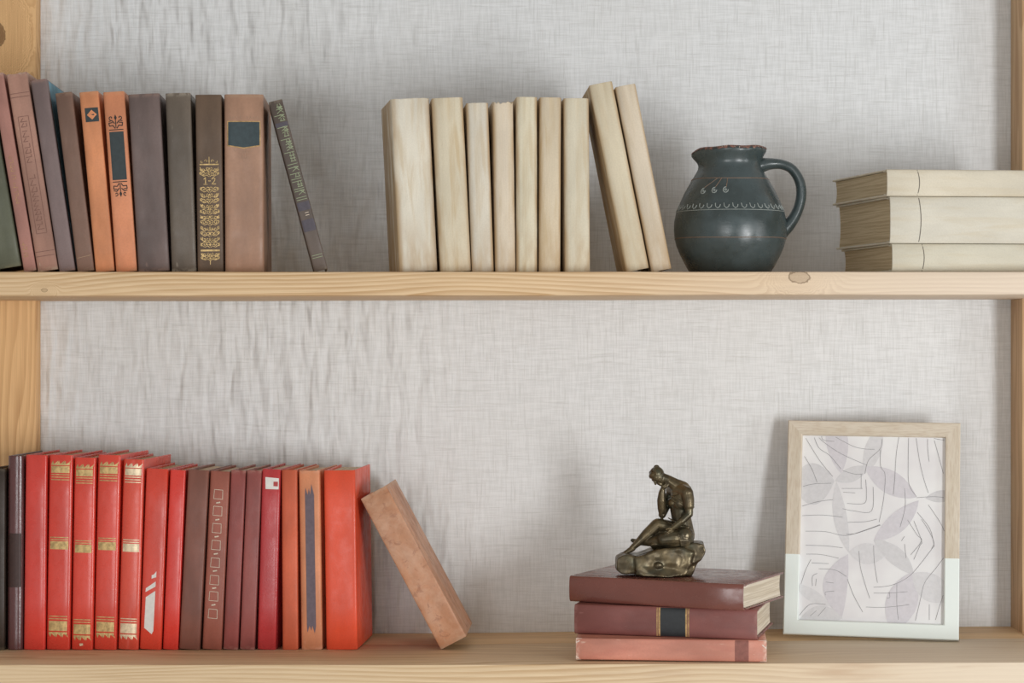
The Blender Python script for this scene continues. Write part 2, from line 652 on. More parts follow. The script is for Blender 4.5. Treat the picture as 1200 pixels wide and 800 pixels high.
def flip_v(shapes, c):
    out = []
    for s in shapes:
        if s[0] == 'line':
            out.append(('line', [(p[0], 2 * c - p[1]) for p in s[1]], s[2]))
        elif s[0] == 'poly':
            out.append(('poly', [(p[0], 2 * c - p[1]) for p in s[1]][::-1]))
    return out


# ------------------------------------------------------------------ upper shelf, left: old brown books
UP = lambda x, y: UP_TOP
G1 = 'old brown books on the left of the upper shelf'


def bm_(name, color, **k):
    return lambda h: binding(name, color, h=h, **k)


upper_left = [
    dict(px=(-22, 25, -62, -12, 95), mat=bm_('dark_green_cloth', (92, 94, 76), rough=0.5, wear=(120, 116, 92)), flat=4,
         label='dark green book leaning left, cut off by the photo left edge on the upper shelf'),
    dict(px=(27.5, 43, -11, 3.5, 86), mat=bm_('dusty_pink_cloth', (171, 122, 110), rough=0.6, wear=(190, 160, 140)), flat=3,
         label='narrow dusty pink book with worn gilt lettering between the green and the embossed pink book'),
    dict(px=(44, 68, 6, 32, 85.5), mat=bm_('embossed_pink_cloth', (169, 128, 112), rough=0.65, wear=(196, 172, 150)), flat=3,
         torn=0.003, label='pinkish brown book with embossed spine panel, tallest of the brown row'),
    dict(px=(70, 87.5, 34.5, 55.5, 93.5), mat=bm_('mauve_cloth', (126, 108, 106), rough=0.55, wear=(150, 120, 110)), flat=3,
         label='mauve grey book with blue paper sides, between the embossed pink and the dull brown book'),
    dict(px=(91.5, 109.5, 63.0, 85.5, 108.5), mat=bm_('brown_cloth', (126, 97, 83), rough=0.55, wear=(150, 124, 104)), flat=3,
         label='dull brown book with a thin pale line near its foot'),
    dict(px=(112, 134, 92, 115.5, 107.5), mat=bm_('orange_tan_cloth', (212, 140, 97), rough=0.55, wear=(206, 150, 112)), flat=3,
         label='orange tan book with a small dark diamond label near the top of its spine'),
    dict(px=(136, 160.5, 120, 146, 107.5), mat=bm_('orange_brown_cloth', (210, 137, 99), rough=0.5, wear=(206, 150, 112)), flat=4,
         label='orange brown book with a tall dark panel on its spine'),
    dict(px=(162, 198.5, 149, 187.5, 110), mat=bm_('grey_brown_cloth', (110, 94, 90), rough=0.5, wear=(140, 116, 106)), flat=5,
         label='wide plain grey brown book right of the orange brown panelled book'),
    dict(px=(202, 229.5, 192, 224.5, 109), mat=bm_('slate_brown_cloth', (103, 92, 81), rough=0.42, wear=(160, 150, 136)), flat=3.5,
         label='plain dark slate brown book left of the book with the gold ornament'),
    dict(px=(232, 261.5, 227.5, 260.5, 111), mat=bm_('dark_brown_cloth', (103, 83, 67), rough=0.5), flat=5,
         label='dark brown book with a tall gold scroll ornament on its spine'),
    dict(px=(263, 310, 262, 309, 110.5), mat=bm_('tan_brown_leather', (169, 131, 108), rough=0.42, grain=260, wear=(176, 144, 120)), flat=3.5,
         bulge=0.006, label='thick light brown book with a dark teal spine label, last upright of the brown row'),
]
UL = []
for sp in upper_left:
    UL.append(stand(sp, 0.03, math.radians(3.0), UP, UP_TOP, G1, 0.150))
u3_blue = binding('blue_paper', (110, 156, 176), 0.6)
u0, u1, u2, u3, u4, u5, u6, u7, u8, u9, u10 = UL


def glyph_run(u0_, v0_, v1_, size, w, seed):
    """illegible worn tooling: short strokes in a column"""
    rnd = random.Random(seed)
    S = []
    v = v0_
    while v < v1_:
        k = size * rnd.uniform(0.5, 0.95)
        S.append(('line', [(u0_ - size * .5, v), (u0_ + size * rnd.uniform(.1, .5), v)], w))
        if rnd.random() < 0.6:
            S.append(('line', [(u0_ - size * .5, v), (u0_ - size * .1, v + k * .8)], w))
        if rnd.random() < 0.5:
            S.append(('line', [(u0_ + size * .3, v), (u0_ + size * .3, v + k * .7)], w))
        v += k + 0.0007
    return S


M_worngold = plain('worn_gold_trace', (172, 136, 96), 0.6, 0.1, 0.4, 0.3)
M_emboss = plain('embossed_pink_tooling', (130, 94, 82), 0.65)
M_emboss2 = plain('embossed_brown_tooling', (168, 134, 112), 0.45)
u1.each('gilt_lettering', M_worngold, [glyph_run(0, 0.082, 0.140, 0.0055, 0.0006, 3), glyph_run(-.001, 0.018, 0.036, 0.006, 0.0006, 4)])
t = u2.ht
S = [('line', [(-t * .5, .045), (t * .5, .045), (t * .5, .185), (-t * .5, .185), (-t * .5, .045)], 0.0006)]
S += [('line', [(-t * .9, v), (t * .9, v)], 0.0007) for v in (0.018, 0.0235, 0.2085, 0.213)]
S += glyph_run(0, 0.05, 0.112, 0.008, 0.0008, 8) + glyph_run(0, 0.13, 0.182, 0.008, 0.0008, 9)
u2.decor('embossed_panel', M_emboss, S)
u4.decor('pale_line', plain('pale_tan_line', (168, 138, 112)), [('line', [(-u4.ht * .8, .0165), (u4.ht * .8, .0185)], 0.0006)])
# diamond label
v0, v1 = vy(u5, 143), vy(u5, 126.5)
c, w = 0.0015, 0.0078
u5.decor('diamond_label', M_teal, [('rect', c - w, v0, c + w, v1)])
vm, q = (v0 + v1) / 2, 0.0058
u5.decor('diamond', plain('orange_diamond', (214, 140, 96)), [('poly', [(c - q, vm), (c, vm - q), (c + q, vm), (c, vm + q)])], 0.0004)
# panel with black ornaments
v0, v1 = vy(u6, 211), vy(u6, 154.5)
u6.decor('spine_panel', M_teal, [('rect', -0.0084, v0, 0.0084, v1)])
S = [('rect', -0.0085, v1 + .0018, 0.0085, v1 + .0028), ('rect', -0.0085, v0 - .0028, 0.0085, v0 - .0018)]


def palmette(v, sg):
    L = [('line', [(0.001, v), (0.0035, v + .0035 * sg), (0.0075, v + .003 * sg), (.008, v + .0065 * sg), (.004, v + .007 * sg)], 0.0011),
         ('line', [(0.0015, v + .006 * sg), (.0045, v + .0095 * sg), (.0078, v + .0085 * sg)], 0.0011),
         scroll(0.0052, v + .0125 * sg, 0.0026, -1.2, 0.8, sg, 8, 0.001),
         ('poly', [(0, v + .009 * sg), (.0016, v + .0125 * sg), (0, v + .0165 * sg)][::sg])]
    return mirror(L) + [('line', [(0, v + .001 * sg), (0, v + .009 * sg)], 0.001)]


u6.each('black_ornament', M_ink, [[S[0]] + palmette(v1 + .004, 1), [S[1]] + palmette(v0 - .004, -1)])
# gold scroll ornament with volume number
hw = 0.0112


def gold_scrolls(v0, v1, rows, seed):
    rnd = random.Random(seed)
    L = []
    dv = (v1 - v0) / rows
    for r in range(rows):
        v = v0 + dv * (r + .5)
        for (cx, rad, a0, tn, sg) in ((0.0024, .0026, math.pi, .85, 1), (.0068, .0027, 0.4, 1.0, -1), (.0098, .0019, 2.2, .9, 1)):
            L.append(scroll(cx + rnd.uniform(-.0004, .0004), v + rnd.uniform(-.001, .001), rad, a0 + rnd.uniform(-.6, .6), tn, sg if r % 2 else -sg, 9, 0.0008))
        L.append(('line', [(0.0006, v - dv * .5), (.0028, v - dv * .2), (.0062, v - dv * .42), (.0098, v - dv * .1), (.0108, v + dv * .35)], 0.0007))
        L.append(('poly', [(0, v - dv * .3), (.0014, v), (0, v + dv * .3)]))
    return mirror(L)


S = []
yb = lambda p: vy(u9, p)
S += [('rect', -hw, yb(193.5), hw, yb(192)), ('rect', -hw, yb(294.5), hw, yb(292.5))]
S += gold_scrolls(yb(207), yb(195), 2, 1)
S += gold_scrolls(yb(290), yb(219), 11, 2)
S += gold_scrolls(yb(305), yb(296), 2, 3)
S += mirror([scroll(.0035, yb(189), .0022, 0, .8, 1, 8, .0006), scroll(.0085, yb(190), .0016, 1, .8, -1, 8, .0006)])
S += [('line', [(0, yb(192)), (0, yb(184))], .0008), ('line', [(0, yb(305)), (0, yb(310))], .0008)]
v = yb(216)
S += [('line', [(-.0065, v + .006), (-.0045, v + .008), (-.0045, v)], .001), ('line', [(-.0068, v), (-.0022, v)], .0008),
      ('line', [(-.001, v + .004), (.0015, v + .004)], .0009),
      ('line', [(.003, v + .006), (.0045, v + .008), (.0068, v + .0065), (.006, v + .004), (.003, v + .0004), (.0075, v + .0004)], .001)]
u9.decor('gold_ornament', M_gilt, S)
# teal label with pointed foot
v0, v1 = vy(u10, 170), vy(u10, 143)
k = .0185
u10.decor('gilt_edge', M_gilt_soft, [('quad', [(-k - .0012, v0 - .0012), (0, v0 - .0044), (0, v1 + .0012), (-k - .0012, v1 + .0012)]),
                                   ('quad', [(0, v0 - .0044), (k + .0012, v0 - .0012), (k + .0012, v1 + .0012), (0, v1 + .0012)])])
u10.decor('spine_label', plain('teal_leather_label', (52, 66, 70), 0.4),
          [('quad', [(-k, v0), (0, v0 - .003), (0, v1), (-k, v1)]), ('quad', [(0, v0 - .003), (k, v0), (k, v1), (0, v1)])], 0.0004)
S0 = S = mirror([scroll(.004, v0 - .008, .003, 1, .9, 1, 8, .0006), scroll(.0095, v0 - .006, .0028, 2, .9, -1, 8, .0006),
            ('line', [(0, v0 - .006), (.002, v0 - .012), (0, v0 - .019)], .0006), scroll(.003, v0 - .014, .0022, 0, .8, -1, 8, .0006)])
S = mirror([('line', [(.003 + i * .004, v1 + .004), (.004 + i * .004, v1 + .0065), (.005 + i * .004, v1 + .004)], .0006) for i in range(4)])
u10.each('embossed_ornament', M_emboss2, [S0, S])

# thin patterned book leaning on the thick brown one
sp = dict(px=(367.5, 385, 313.8, 331, 118.5), mat=bm_('dark_taupe_cloth', (96, 84, 76), rough=0.5, wear=(130, 118, 104)), flat=3.5, d=0.105,
          label='thin dark book with sage green pattern leaning against the thick light brown book')
u11 = stand(sp, 0.03, math.radians(5.5), UP, UP_TOP, G1, 0.13)
rnd = random.Random(12)
S = []
a = u11.ht * 0.72
for (p0, p1) in ((124, 143), (150, 238)):
    S = []
    va, vb = vy(u11, p1), vy(u11, p0)
    v = va
    while v < vb:
        dv = rnd.uniform(.0024, .0042)
        kind = rnd.randrange(3)
        if kind == 0:
            S.append(('line', [(-a, v), (a, v)], .0007))
        elif kind == 1:
            S.append(('line', [(-a * .3, v), (a, v + dv), (a * .1, v + dv * 1.2), (a, v)], .0007))
        else:
            S += [('line', [(-a * .1, v), (a * .9, v)], .0008), ('line', [(0, v), (a * .2, v + dv)], .0007), ('line', [(a * .8, v), (a * .6, v + dv)], .0007)]
        v += dv
    u11.decor('green_pattern', M_green, S)
u11.decor('green_line', M_green, [('line', [(-a, vy(u11, q_)), (a, vy(u11, q_))], .0007) for q_ in (305, 308)])
M_band = plain('violet_grey_band', (82, 76, 84), 0.5)
u11.each('dark_band', M_band, [[('rect', -u11.ht * .9, vy(u11, b_), u11.ht * .9, vy(u11, a_))] for a_, b_ in ((145, 150), (241, 251), (262, 276))])
u11.decor('pale_mark', M_silverline, [('line', [(-a * .1, vy(u11, q_)), (a * .6, vy(u11, q_))], .0008) for q_ in (254, 257)])

# the mauve book has blue paper sides; a sliver shows above its neighbour
for sg in (-1, 1):
    q_ = u3.ht * sg
    o_ = box_mesh('side_paper', (min(q_, q_ + .00015 * sg), u3.B + .012, .0015), (max(q_, q_ + .00015 * sg), u3.d - .001, u3.h - .0012),
                  u3_blue, u3.root)
    o_['label'] = 'blue paper side of the cover'

# ------------------------------------------------------------------ upper shelf, middle: cream books
G2 = 'cream books standing on the upper shelf'
CR = dict(rough=0.6, var=0.08, grain=600, grain_h=0.15, crack=0.35, spec=0.3)


def cream(name, rgb, st, sc=(190, 164, 122)):
    return lambda h: binding(name, rgb, streak=st, streak_col=sc, h=h, edge_tint=((178, 148, 108), CREAM_HALF[0]), **CR)


CREAM_HALF = [0.013]


cream_specs = [
    dict(px=(467.5, 514, 457, 504, 115), mat=cream('cream_paper_wrinkled', (224, 217, 201), .45), flat=2.8, bulge=.006, torn=.0015, d=.118, dyaw=math.radians(4),
         label='widest cream book with wrinkled spine, first of the cream row on the left'),
    dict(px=(516, 553, 505, 543, 114.5), mat=cream('cream_paper_stained', (217, 206, 182), .6), flat=3,
         label='cream book with tan stained spine leaning beside the widest cream book'),
    dict(px=(553.5, 579, 545.5, 573, 120.5), mat=cream('cream_paper_pale', (216, 208, 192), .4), flat=3.5,
         label='shorter pale cream book, third from the left of the cream row'),
    dict(px=(581, 604.5, 576.5, 602.5, 118.5), mat=cream('cream_paper_torn', (217, 203, 182), .45), flat=3.5, torn=.006,
         label='cream book with a torn ragged top edge in the middle of the cream row'),
    dict(px=(606, 629.5, 604, 631, 113.5), mat=cream('cream_paper_yellow', (217, 208, 184), .4), flat=3,
         label='smooth yellowish cream book right of the one with the torn top'),
    dict(px=(632, 657, 632, 659, 114), mat=cream('cream_paper_tan', (212, 197, 172), .55), flat=3,
         label='narrow tan cream book between two smooth cream books, sixth of the row'),
    dict(px=(661.5, 693, 661, 690.5, 115), mat=cream('cream_paper_straight', (215, 206, 184), .35), flat=2.8,
         label='last upright cream book, just left of the two leaning ones'),
    dict(px=(733, 762, 689, 717.7, 97.5), mat=cream('cream_paper_lean', (212, 200, 175), .35), flat=4, d=.125, dyaw=math.radians(-3),
         label='thicker leaning cream book whose dark gap opens at its left foot'),
    dict(px=(762.8, 788.5, 720, 744.7, 100), mat=cream('cream_paper_lean_last', (213, 199, 178), .3), flat=5, d=.125, dyaw=math.radians(-3),
         label='leaning cream book at the right end of the row, next to the dark jug'),
]
for sp in cream_specs:
    CREAM_HALF[0] = (sp['px'][1] - sp['px'][0]) * .0005
    sp['flat'] = 2.35
    sp.setdefault('bulge', .0052)
    sp.setdefault('pages', P_TAN)
    stand(sp, 0.03, math.radians(5), UP, UP_TOP, G2, 0.112)

# ------------------------------------------------------------------ upper shelf, right: three cream books lying flat
G3 = 'cream books lying in a stack on the upper shelf'


def lay(label, group, x, y, z0, t_, h_, d_, mat, pages, yaw, **k):
    b = Book(label, group, t_, h_, d_, mat, pages, **k)
    R = Matrix.Rotation(yaw, 4, 'Z') @ Matrix.Rotation(math.pi / 2, 4, 'Y')
    b.root.matrix_world = Matrix.Translation((x, y, H + z0 + t_ / 2)) @ R
    return b


z = UP_TOP + 0.0002
for (lab, x, t_, h_, rgb, sk_, lx) in (
        ('bottom book of the lying cream stack, resting on the upper shelf', .4495, .0335, .212, (208, 202, 184), .10, 0.036),
        ('thick middle book of the lying cream stack with a dark thread line', .4472, .0555, .216, (213, 207, 192), .125, .0345),
        ('top book of the lying cream stack with a dark line across its spine', .4435, .0318, .214, (212, 203, 184), .13, .0365)):
    b = lay(lab, G3, x, 0.02, z, t_, h_, 0.178, binding('cream_paper_' + lab.split()[0], rgb, streak=.3, streak_col=(196, 178, 144), **CR),
            P_TAN, math.radians(5), skew=sk_, flat=3.2, bulge=.004)
    a = b.ht * .93
    pts = [(-a + 2 * a * i / 8, lx + .0022 * math.sin(math.pi * i / 8)) for i in range(9)]
    b.decor('thread_line', plain('dark_thread', (92, 84, 74)), [('line', pts, .0009)])
    z += t_ + 0.0003

# ------------------------------------------------------------------ lower shelf, left: red and brown books
G4 = 'red and brown books standing on the lower shelf'
RED = dict(rough=0.27, var=0.1, grain=700, grain_h=0.1, spec=0.7)
low_specs = [
    dict(px=(-16, 5, -15, 6, 549), mat=bm_('blackish_cloth', (62, 51, 44), rough=.4, wear=(90, 80, 66)), flat=4,
         label='blackish book cut off by the photo left edge on the lower shelf'),
    dict(px=(6.5, 26, 8, 26.5, 534), mat=bm_('maroon_leather', (98, 59, 59), rough=.2, spec=.7), flat=2.2, bulge=.007,
         label='glossy maroon book with a dark band on its rounded spine, left of the red books'),
    dict(px=(27, 52, 28.5, 55.5, 533), mat=bm_('plain_red_cloth', (214, 66, 55), **RED), flat=3.5,
         label='plain red book without gilding, first of the tall red ones'),
    dict(px=(53, 81.5, 57, 85, 533), mat=bm_('red_gilt_cloth', (218, 68, 53), **RED), flat=3.5,
         label='red book with gold bands, wide one next to the plain red book'),
    dict(px=(83, 108, 86, 112.5, 536), mat=bm_('red_gilt_cloth_narrow', (220, 70, 53), **RED), flat=3.5,
         label='narrower red book with gold bands, second of the gilt set from the left'),
    dict(px=(109, 136, 114, 141.5, 533), mat=bm_('red_gilt_cloth_wide', (222, 72, 55), **RED), flat=3.5,
         label='red book with gold bands, directly left of the one with silvery bands'),
    dict(px=(137.5, 161.5, 143.5, 169.5, 538), mat=bm_('red_bright_band_cloth', (218, 81, 62), rough=.28, var=.1, grain=700, grain_h=.12, spec=.6), flat=2.5,
         label='rounded red book whose bands shine silvery white'),
    dict(px=(163, 188.5, 170.5, 197.5, 549), mat=bm_('red_label_cloth', (214, 68, 49), **RED), flat=5,
         label='red book with torn white paper labels near the foot of its spine'),
    dict(px=(190, 208.5, 199, 217.5, 550.5), mat=bm_('bright_red_cloth', (220, 62, 51), **RED), flat=3.5,
         label='plain bright red narrow book left of the plain brown book'),
    dict(px=(209, 234, 220, 245, 550.5), mat=bm_('plain_brown_cloth', (130, 83, 70), rough=.4, grain=700, grain_h=.12), flat=6, pages=P_WHITE,
         label='plain chocolate brown book right of the narrow bright red one'),
    dict(px=(236, 259.5, 246, 269.5, 552), mat=bm_('reddish_brown_cloth', (151, 87, 72), rough=.4), flat=4, pages=P_WHITE,
         label='reddish brown book with a column of small silver squares on its spine'),
    dict(px=(260.5, 279, 270.5, 288, 551), mat=bm_('wine_cloth', (147, 77, 72), rough=.4, wear=(170, 120, 110)), flat=4, pages=P_WHITE,
         label='plain wine red narrow book right beside the book with silver squares'),
    dict(px=(280, 298.5, 289, 306.5, 551), mat=bm_('dull_wine_cloth', (145, 79, 74), rough=.4, wear=(170, 120, 110)), flat=4, pages=P_WHITE,
         label='plain dull wine narrow book left of the crimson one with white sticker'),
    dict(px=(300.5, 323.5, 307, 328.5, 549.5), mat=bm_('crimson_cloth', (186, 57, 59), rough=.28, var=.1, spec=.6), flat=4, pages=P_WHITE,
         label='glossy crimson book with a small white sticker near its top'),
    dict(px=(330, 349.5, 329.5, 347.5, 550.5), mat=bm_('rust_cloth', (205, 98, 66), rough=.5), flat=2.8, pages=P_WHITE,
         label='plain rust orange book between the crimson and the terracotta book'),
    dict(px=(352.5, 377.5, 349, 374.5, 551), d=.120, mat=bm_('terracotta_cloth', (214, 141, 102), rough=.5, wear=(220, 160, 130)), flat=2.8, pages=P_WHITE, torn=.002,
         label='terracotta book with a jagged grey stripe down its spine'),
    dict(px=(381.5, 419.5, 378.5, 416.5, 551), mat=bm_('orange_red_cloth', (226, 83, 53), rough=.34, var=.1, grain=500), flat=5, pages=P_WHITE, dyaw=math.radians(1.5), bulge=.005,
         label='wide orange red book at the right end of the upright row'),
]
LY = 0.125
LB = []
for i, sp in enumerate(low_specs):
    LB.append(stand(sp, LY, math.radians(-6), low_z, low_z(-.4, LY), G4, 0.128))
b0, b1, b2, b3, b4, b5, b6, b7, b8, b9, b10, b11, b12, b13, b14, b15, b16 = LB

b1.decor('dark_band', plain('dark_umber_band', (64, 44, 40), 0.5), [('rect', -b1.ht * .97, vy(b1, 688), b1.ht * .97, vy(b1, 625))])


def gilt_bands(b, mat, dy):
    a = b.ht * .80
    S = []
    P = lambda p: vy(b, p + dy)

    def jag(v, sg):
        for i in range(6):
            u = -a + 2 * a * i / 6
            S.append(('poly', [(u, v), (u + a / 3.2, v), (u + a / (2.2 if i % 2 else 5), v + .0042 * sg)][::sg]))
    jag(P(547.5), 1)
    S.append(('rect', -a, P(549), a, P(547.5)))
    S.append(('rect', -a, P(558), a, P(550)))
    S.extend(('rect', -a, P(q_ + .5), a, P(q_ - .5)) for q_ in (560, 563, 566))
    T, S = S, []
    S.extend(('rect', -a, P(q_ + .5), a, P(q_ - .5)) for q_ in (633.5, 636.2))
    S.append(('rect', -a, P(647.5), a, P(638)))
    T2, S = S, []
    S.extend(('rect', -a, P(q_ + .5), a, P(q_ - .5)) for q_ in (726, 729))
    S.append(('rect', -a, P(743), a, P(731.5)))
    S.append(('rect', -a, P(746.5), a, P(744.5)))
    jag(P(746.5), -1)
    b.each('gilt_band', mat, [T, T2, S])


gilt_bands(b3, M_gilt, -4)
gilt_bands(b4, M_gilt, 0)
gilt_bands(b5, M_gilt, -3)
gilt_bands(b6, M_gilt_sheen, -1)
b4.decor('small_mark', M_gilt_sheen, [('poly', [(-.002, vy(b4, 757)), (.002, vy(b4, 756)), (.0015, vy(b4, 753.5)), (-.003, vy(b4, 754))])])
P = lambda p: vy(b7, p)
a = b7.ht
b7.each('torn_label', M_white, [
    [('poly', [(-a * .62, P(736)), (-a * .4, P(738)), (.1 * a, P(743)), (a * .25, P(739)), (a * .3, P(692)), (-a * .58, P(700))])],
    [('poly', [(-a * .62, P(694)), (a * .3, P(687)), (a * .3, P(681)), (-a * .6, P(689.5))])],
    [('poly', [(-a * .1, P(678)), (a * .33, P(676)), (a * .33, P(669)), (a * .1, P(673)), (-a * .1, P(674))])]])
S = []
for q_ in (579, 598.5, 618.7, 638.5, 659, 679.5, 698.5, 719):
    v = vy(b10, q_)
    u, r_ = -.0004, .0056
    S.append(('line', [(u - r_, v - r_), (u + r_, v - r_ * 1.05), (u + r_ * .95, v + r_ * .95), (u - r_ * .9, v + r_), (u - r_, v - r_)], .0006))
b10.each('silver_square', M_silverline, [[q_] for q_ in S])
S = []
for q_ in (588.8, 608.7, 628.6, 648.8, 668.8, 689, 708.7):
    v = vy(b10, q_)
    b10.decor('silver_dash', M_silverline, [('line', [(-.0022, v - .0005), (-.0002, v)], .0016), ('line', [(.0003, v), (.002, v + .0005)], .0016)])
b13.decor('sticker', M_white, [('quad', [(-b13.ht * .55, vy(b13, 573)), (b13.ht * .88, vy(b13, 573)), (b13.ht * .88, vy(b13, 560)), (-b13.ht * .6, vy(b13, 559))])])
b13.decor('red_mark', plain('red_stamp', (176, 72, 70)), [('rect', b13.ht * .32, vy(b13, 569.5), b13.ht * .8, vy(b13, 564))], .0004)
P = lambda p: vy(b15, p)
q = .0026
b15.decor('jagged_stripe', plain('grey_violet_stripe', (104, 90, 98), .5), [
    ('poly', [(-.0052, P(733)), (.0062, P(733)), (.0062, P(580)), (-.0052, P(580))]),
    ('poly', [(-.0052, P(580)), (-.0018, P(580)), (-.0046, P(571))]), ('poly', [(-.0018, P(580)), (.0016, P(580)), (-.0002, P(572))]),
    ('poly', [(.0014, P(580)), (.0062, P(580)), (.003, P(567))]), ('poly', [(-.0018, P(733)), (-.0052, P(733)), (-.0046, P(741))]),
    ('poly', [(.0016, P(733)), (-.0018, P(733)), (.0004, P(739))]), ('poly', [(.0062, P(733)), (.0016, P(733)), (.0046, P(742))])])

# marbled book leaning on the orange red one
bk = Book('marbled tan book with pale sides leaning against the wide orange red book', G4, 0.0358, 0.2100, 0.120,
          binding('marbled_tan_leather', (186, 132, 98), .45, grain=300, mottle=((204, 162, 134), (146, 94, 70)), wear=(196, 160, 132), h=.21),
          P_CREAM, 5, .003)
bk.pose((531 - 600) * 1.05e-3 + .0005, LY, math.radians(-28.2), math.radians(-2.5), low_z)

# ------------------------------------------------------------------ lower shelf: stack of three brown books
G5 = 'books lying in a stack under the figurine'
zb = max(low_z(.08, .0), low_z(.31, .0)) + 0.0009
yaw = math.radians(-5)
bs = lay('salmon pink worn book at the bottom of the stack under the figurine', G5, .0755, .021, zb, .0255, .224, .150,
         binding('salmon_cloth', (200, 134, 114), .55, mottle=None, wear=(226, 196, 176), h=.224, streak=.35, streak_col=(188, 110, 94)), P_CREAM, yaw, flat=3.5, bulge=.003)
bs.decor('dark_strip', plain('dark_brown_strip', (140, 88, 78), .6), [('rect', -bs.ht * .97, .187, bs.ht * .97, .203)])
M_torn = plain('bare_board_corner', (222, 206, 192), .7)
bs.each('worn_corner', M_torn, [[('poly', [(-bs.ht * .98, .224), (-bs.ht * .98, .214), (-bs.ht * .5, .219), (-bs.ht * .2, .224)])],
                               [('poly', [(bs.ht * .55, .224), (bs.ht * .8, .219), (bs.ht * .98, .216), (bs.ht * .98, .224)])],
                               [('poly', [(-bs.ht * .98, .0), (-bs.ht * .55, .0), (-bs.ht * .7, .004), (-bs.ht * .98, .007)])],
                               [('poly', [(bs.ht * .6, .0), (bs.ht * .98, .0), (bs.ht * .98, .006), (bs.ht * .8, .003)])]])
zb += .0255 + .0003
bs2 = lay('brown book with a black spine label in the middle of the stack', G5, .0745, .055, zb, .0355, .2195, .145,
          binding('stack_brown_cloth', (128, 76, 70), .5, grain=700, wear=(150, 104, 96), h=.22), P_WHITE, math.radians(-14.2), flat=3, bulge=.004)
k = bs2.ht * .95
bs2.decor('spine_label', M_black, [('rect', -k, .1045, k, .1345)])
bs2.each('gilt_edge', M_gilt_soft, [[('rect', -k, a_, k, b_) for a_, b_ in q_] for q_ in (((.1000, .1012), (.1022, .1045)), ((.1345, .1368), (.1378, .139)))])
zb += .0355 + .0003
bs3 = lay('glossy plain brown book on top of the stack, under the figurine', G5, .069, .080, zb, .0312, .2215, .150,
          binding('top_brown_cloth', (122, 72, 62), .22, var=.1, grain=800, grain_h=.1, spec=.6, coat=.15), P_WHITE, math.radians(-25.4), flat=3, bulge=.004)
STACK_TOP = zb + .0312

# ------------------------------------------------------------------ jug
n = NT('dark_slate_glaze')
blot = n.noise(28, 3, 0.6)
col = n.mix(n.ramp(blot, .3, .7), lin((52, 62, 62)), lin((68, 80, 82)))
col = n.mix(n.ramp(n.noise(240, 3, .7), .62, .75, 0, .4), col, lin((92, 96, 92)))
M_jug = n.done(col, n.ramp(n.noise(70, 3),   .3, .7, .24, .36), n.bump(n.noise((60, 60, 260), 2), .12, .001), spec=.7)
n = NT('bare_red_clay')
col = n.mix(n.ramp(n.noise(260, 3, .7), .4, .6), lin((64, 60, 58)), lin((140, 96, 82)))
col = n.mix(n.ramp(n.noise(420, 2, .6, (5, 5, 5)), .62, .7), col, lin((196, 176, 160)))
M_clay = n.done(col, .65)
M_groove = plain('incised_brown_line', (126, 104, 88), .6)
M_slip = plain('pale_slip_paint', (150, 156, 152), .6)

JY = 0.115
js = (2.5 + JY) / 2500
jug = thing('jug', 'dark slate glazed clay jug with a loop handle on the upper shelf', 'jug', loc=((855.7 - 600) * js, JY, H + UP_TOP + .0002))
JB = 318.5
prof = [(0.0, 317.5), (43, 318), (46, 317.2), (49, 314), (53.5, 306), (58.6, 296), (62.8, 286), (65.2, 276), (66, 267), (65.6, 257),
        (63.6, 247.5), (62.6, 243.6), (61.4, 241.5), (58.4, 234), (54.3, 225), (49.8, 216.5), (45.3, 208.5), (40.6, 201), (37.3, 195), (36, 190.5),
        (36.6, 186), (38.6, 182), (40.6, 178.6), (42.2, 176), (42.4, 173.8), (41.4, 172.2), (39.6, 171.6), (37.6, 172.6), (36, 176), (33.8, 183),
        (33, 190), (35, 197), (43, 210), (52, 225), (60, 245), (62.5, 265), (58, 290), (48, 310), (0, 314)]


def jr(r, py, th):
    z = (JB - py) * js
    rr = r * js
    if py < 200:
        k = min(1, (200 - py) / 22)
        dth = math.atan2(math.sin(th - math.pi), math.cos(th - math.pi))
        rr *= 1 + .075 * k * math.exp(-(dth / .45) ** 2)
        z += .0012 * math.cos(th) * k - .0035 * k * math.exp(-(dth / .4) ** 2)
        z += .0005 * math.sin(th * 7 + 1) * k
    return rr * math.cos(th), rr * math.sin(th), z


NS = 72
V, F, I = [], [], []
for (r, py) in prof:
    for i in range(NS):
        V.append(jr(max(r, .01), py, 2 * math.pi * i / NS))
for j in range(len(prof) - 1):
    for i in range(NS):
        F.append((j * NS + i, j * NS + (i + 1) % NS, (j + 1) * NS + (i + 1) % NS, (j + 1) * NS + i))
        I.append(0)
body = link_mesh('body', V, F, [M_jug], jug, idx=I)
fix_normals(body)
# worn clay lip: irregular patches riding on the rim
V, F = [], []
for i in range(160):
    th = 2 * math.pi * i / 160
    w = noise.noise(Vector((math.cos(th) * 5, math.sin(th) * 5, 1.3)))
    lo = 172.9 + 1.0 * w + .7 * math.sin(th * 31)
    for (r, py, up) in ((42.75, lo + .8, 0), (42.3, 172.6, .0002), (41.2, 171.2, .0003), (39.3, 170.9, .0003)):
        x, y, z_ = jr(r, py, th)
        V.append((x, y, z_ + up))
for i in range(160):
    for k in range(3):
        a, b = i * 4 + k, ((i + 1) % 160) * 4 + k
        F.append((a, b, b + 1, a + 1))
lip = fix_normals(link_mesh('clay_lip', V, F, M_clay, jug))


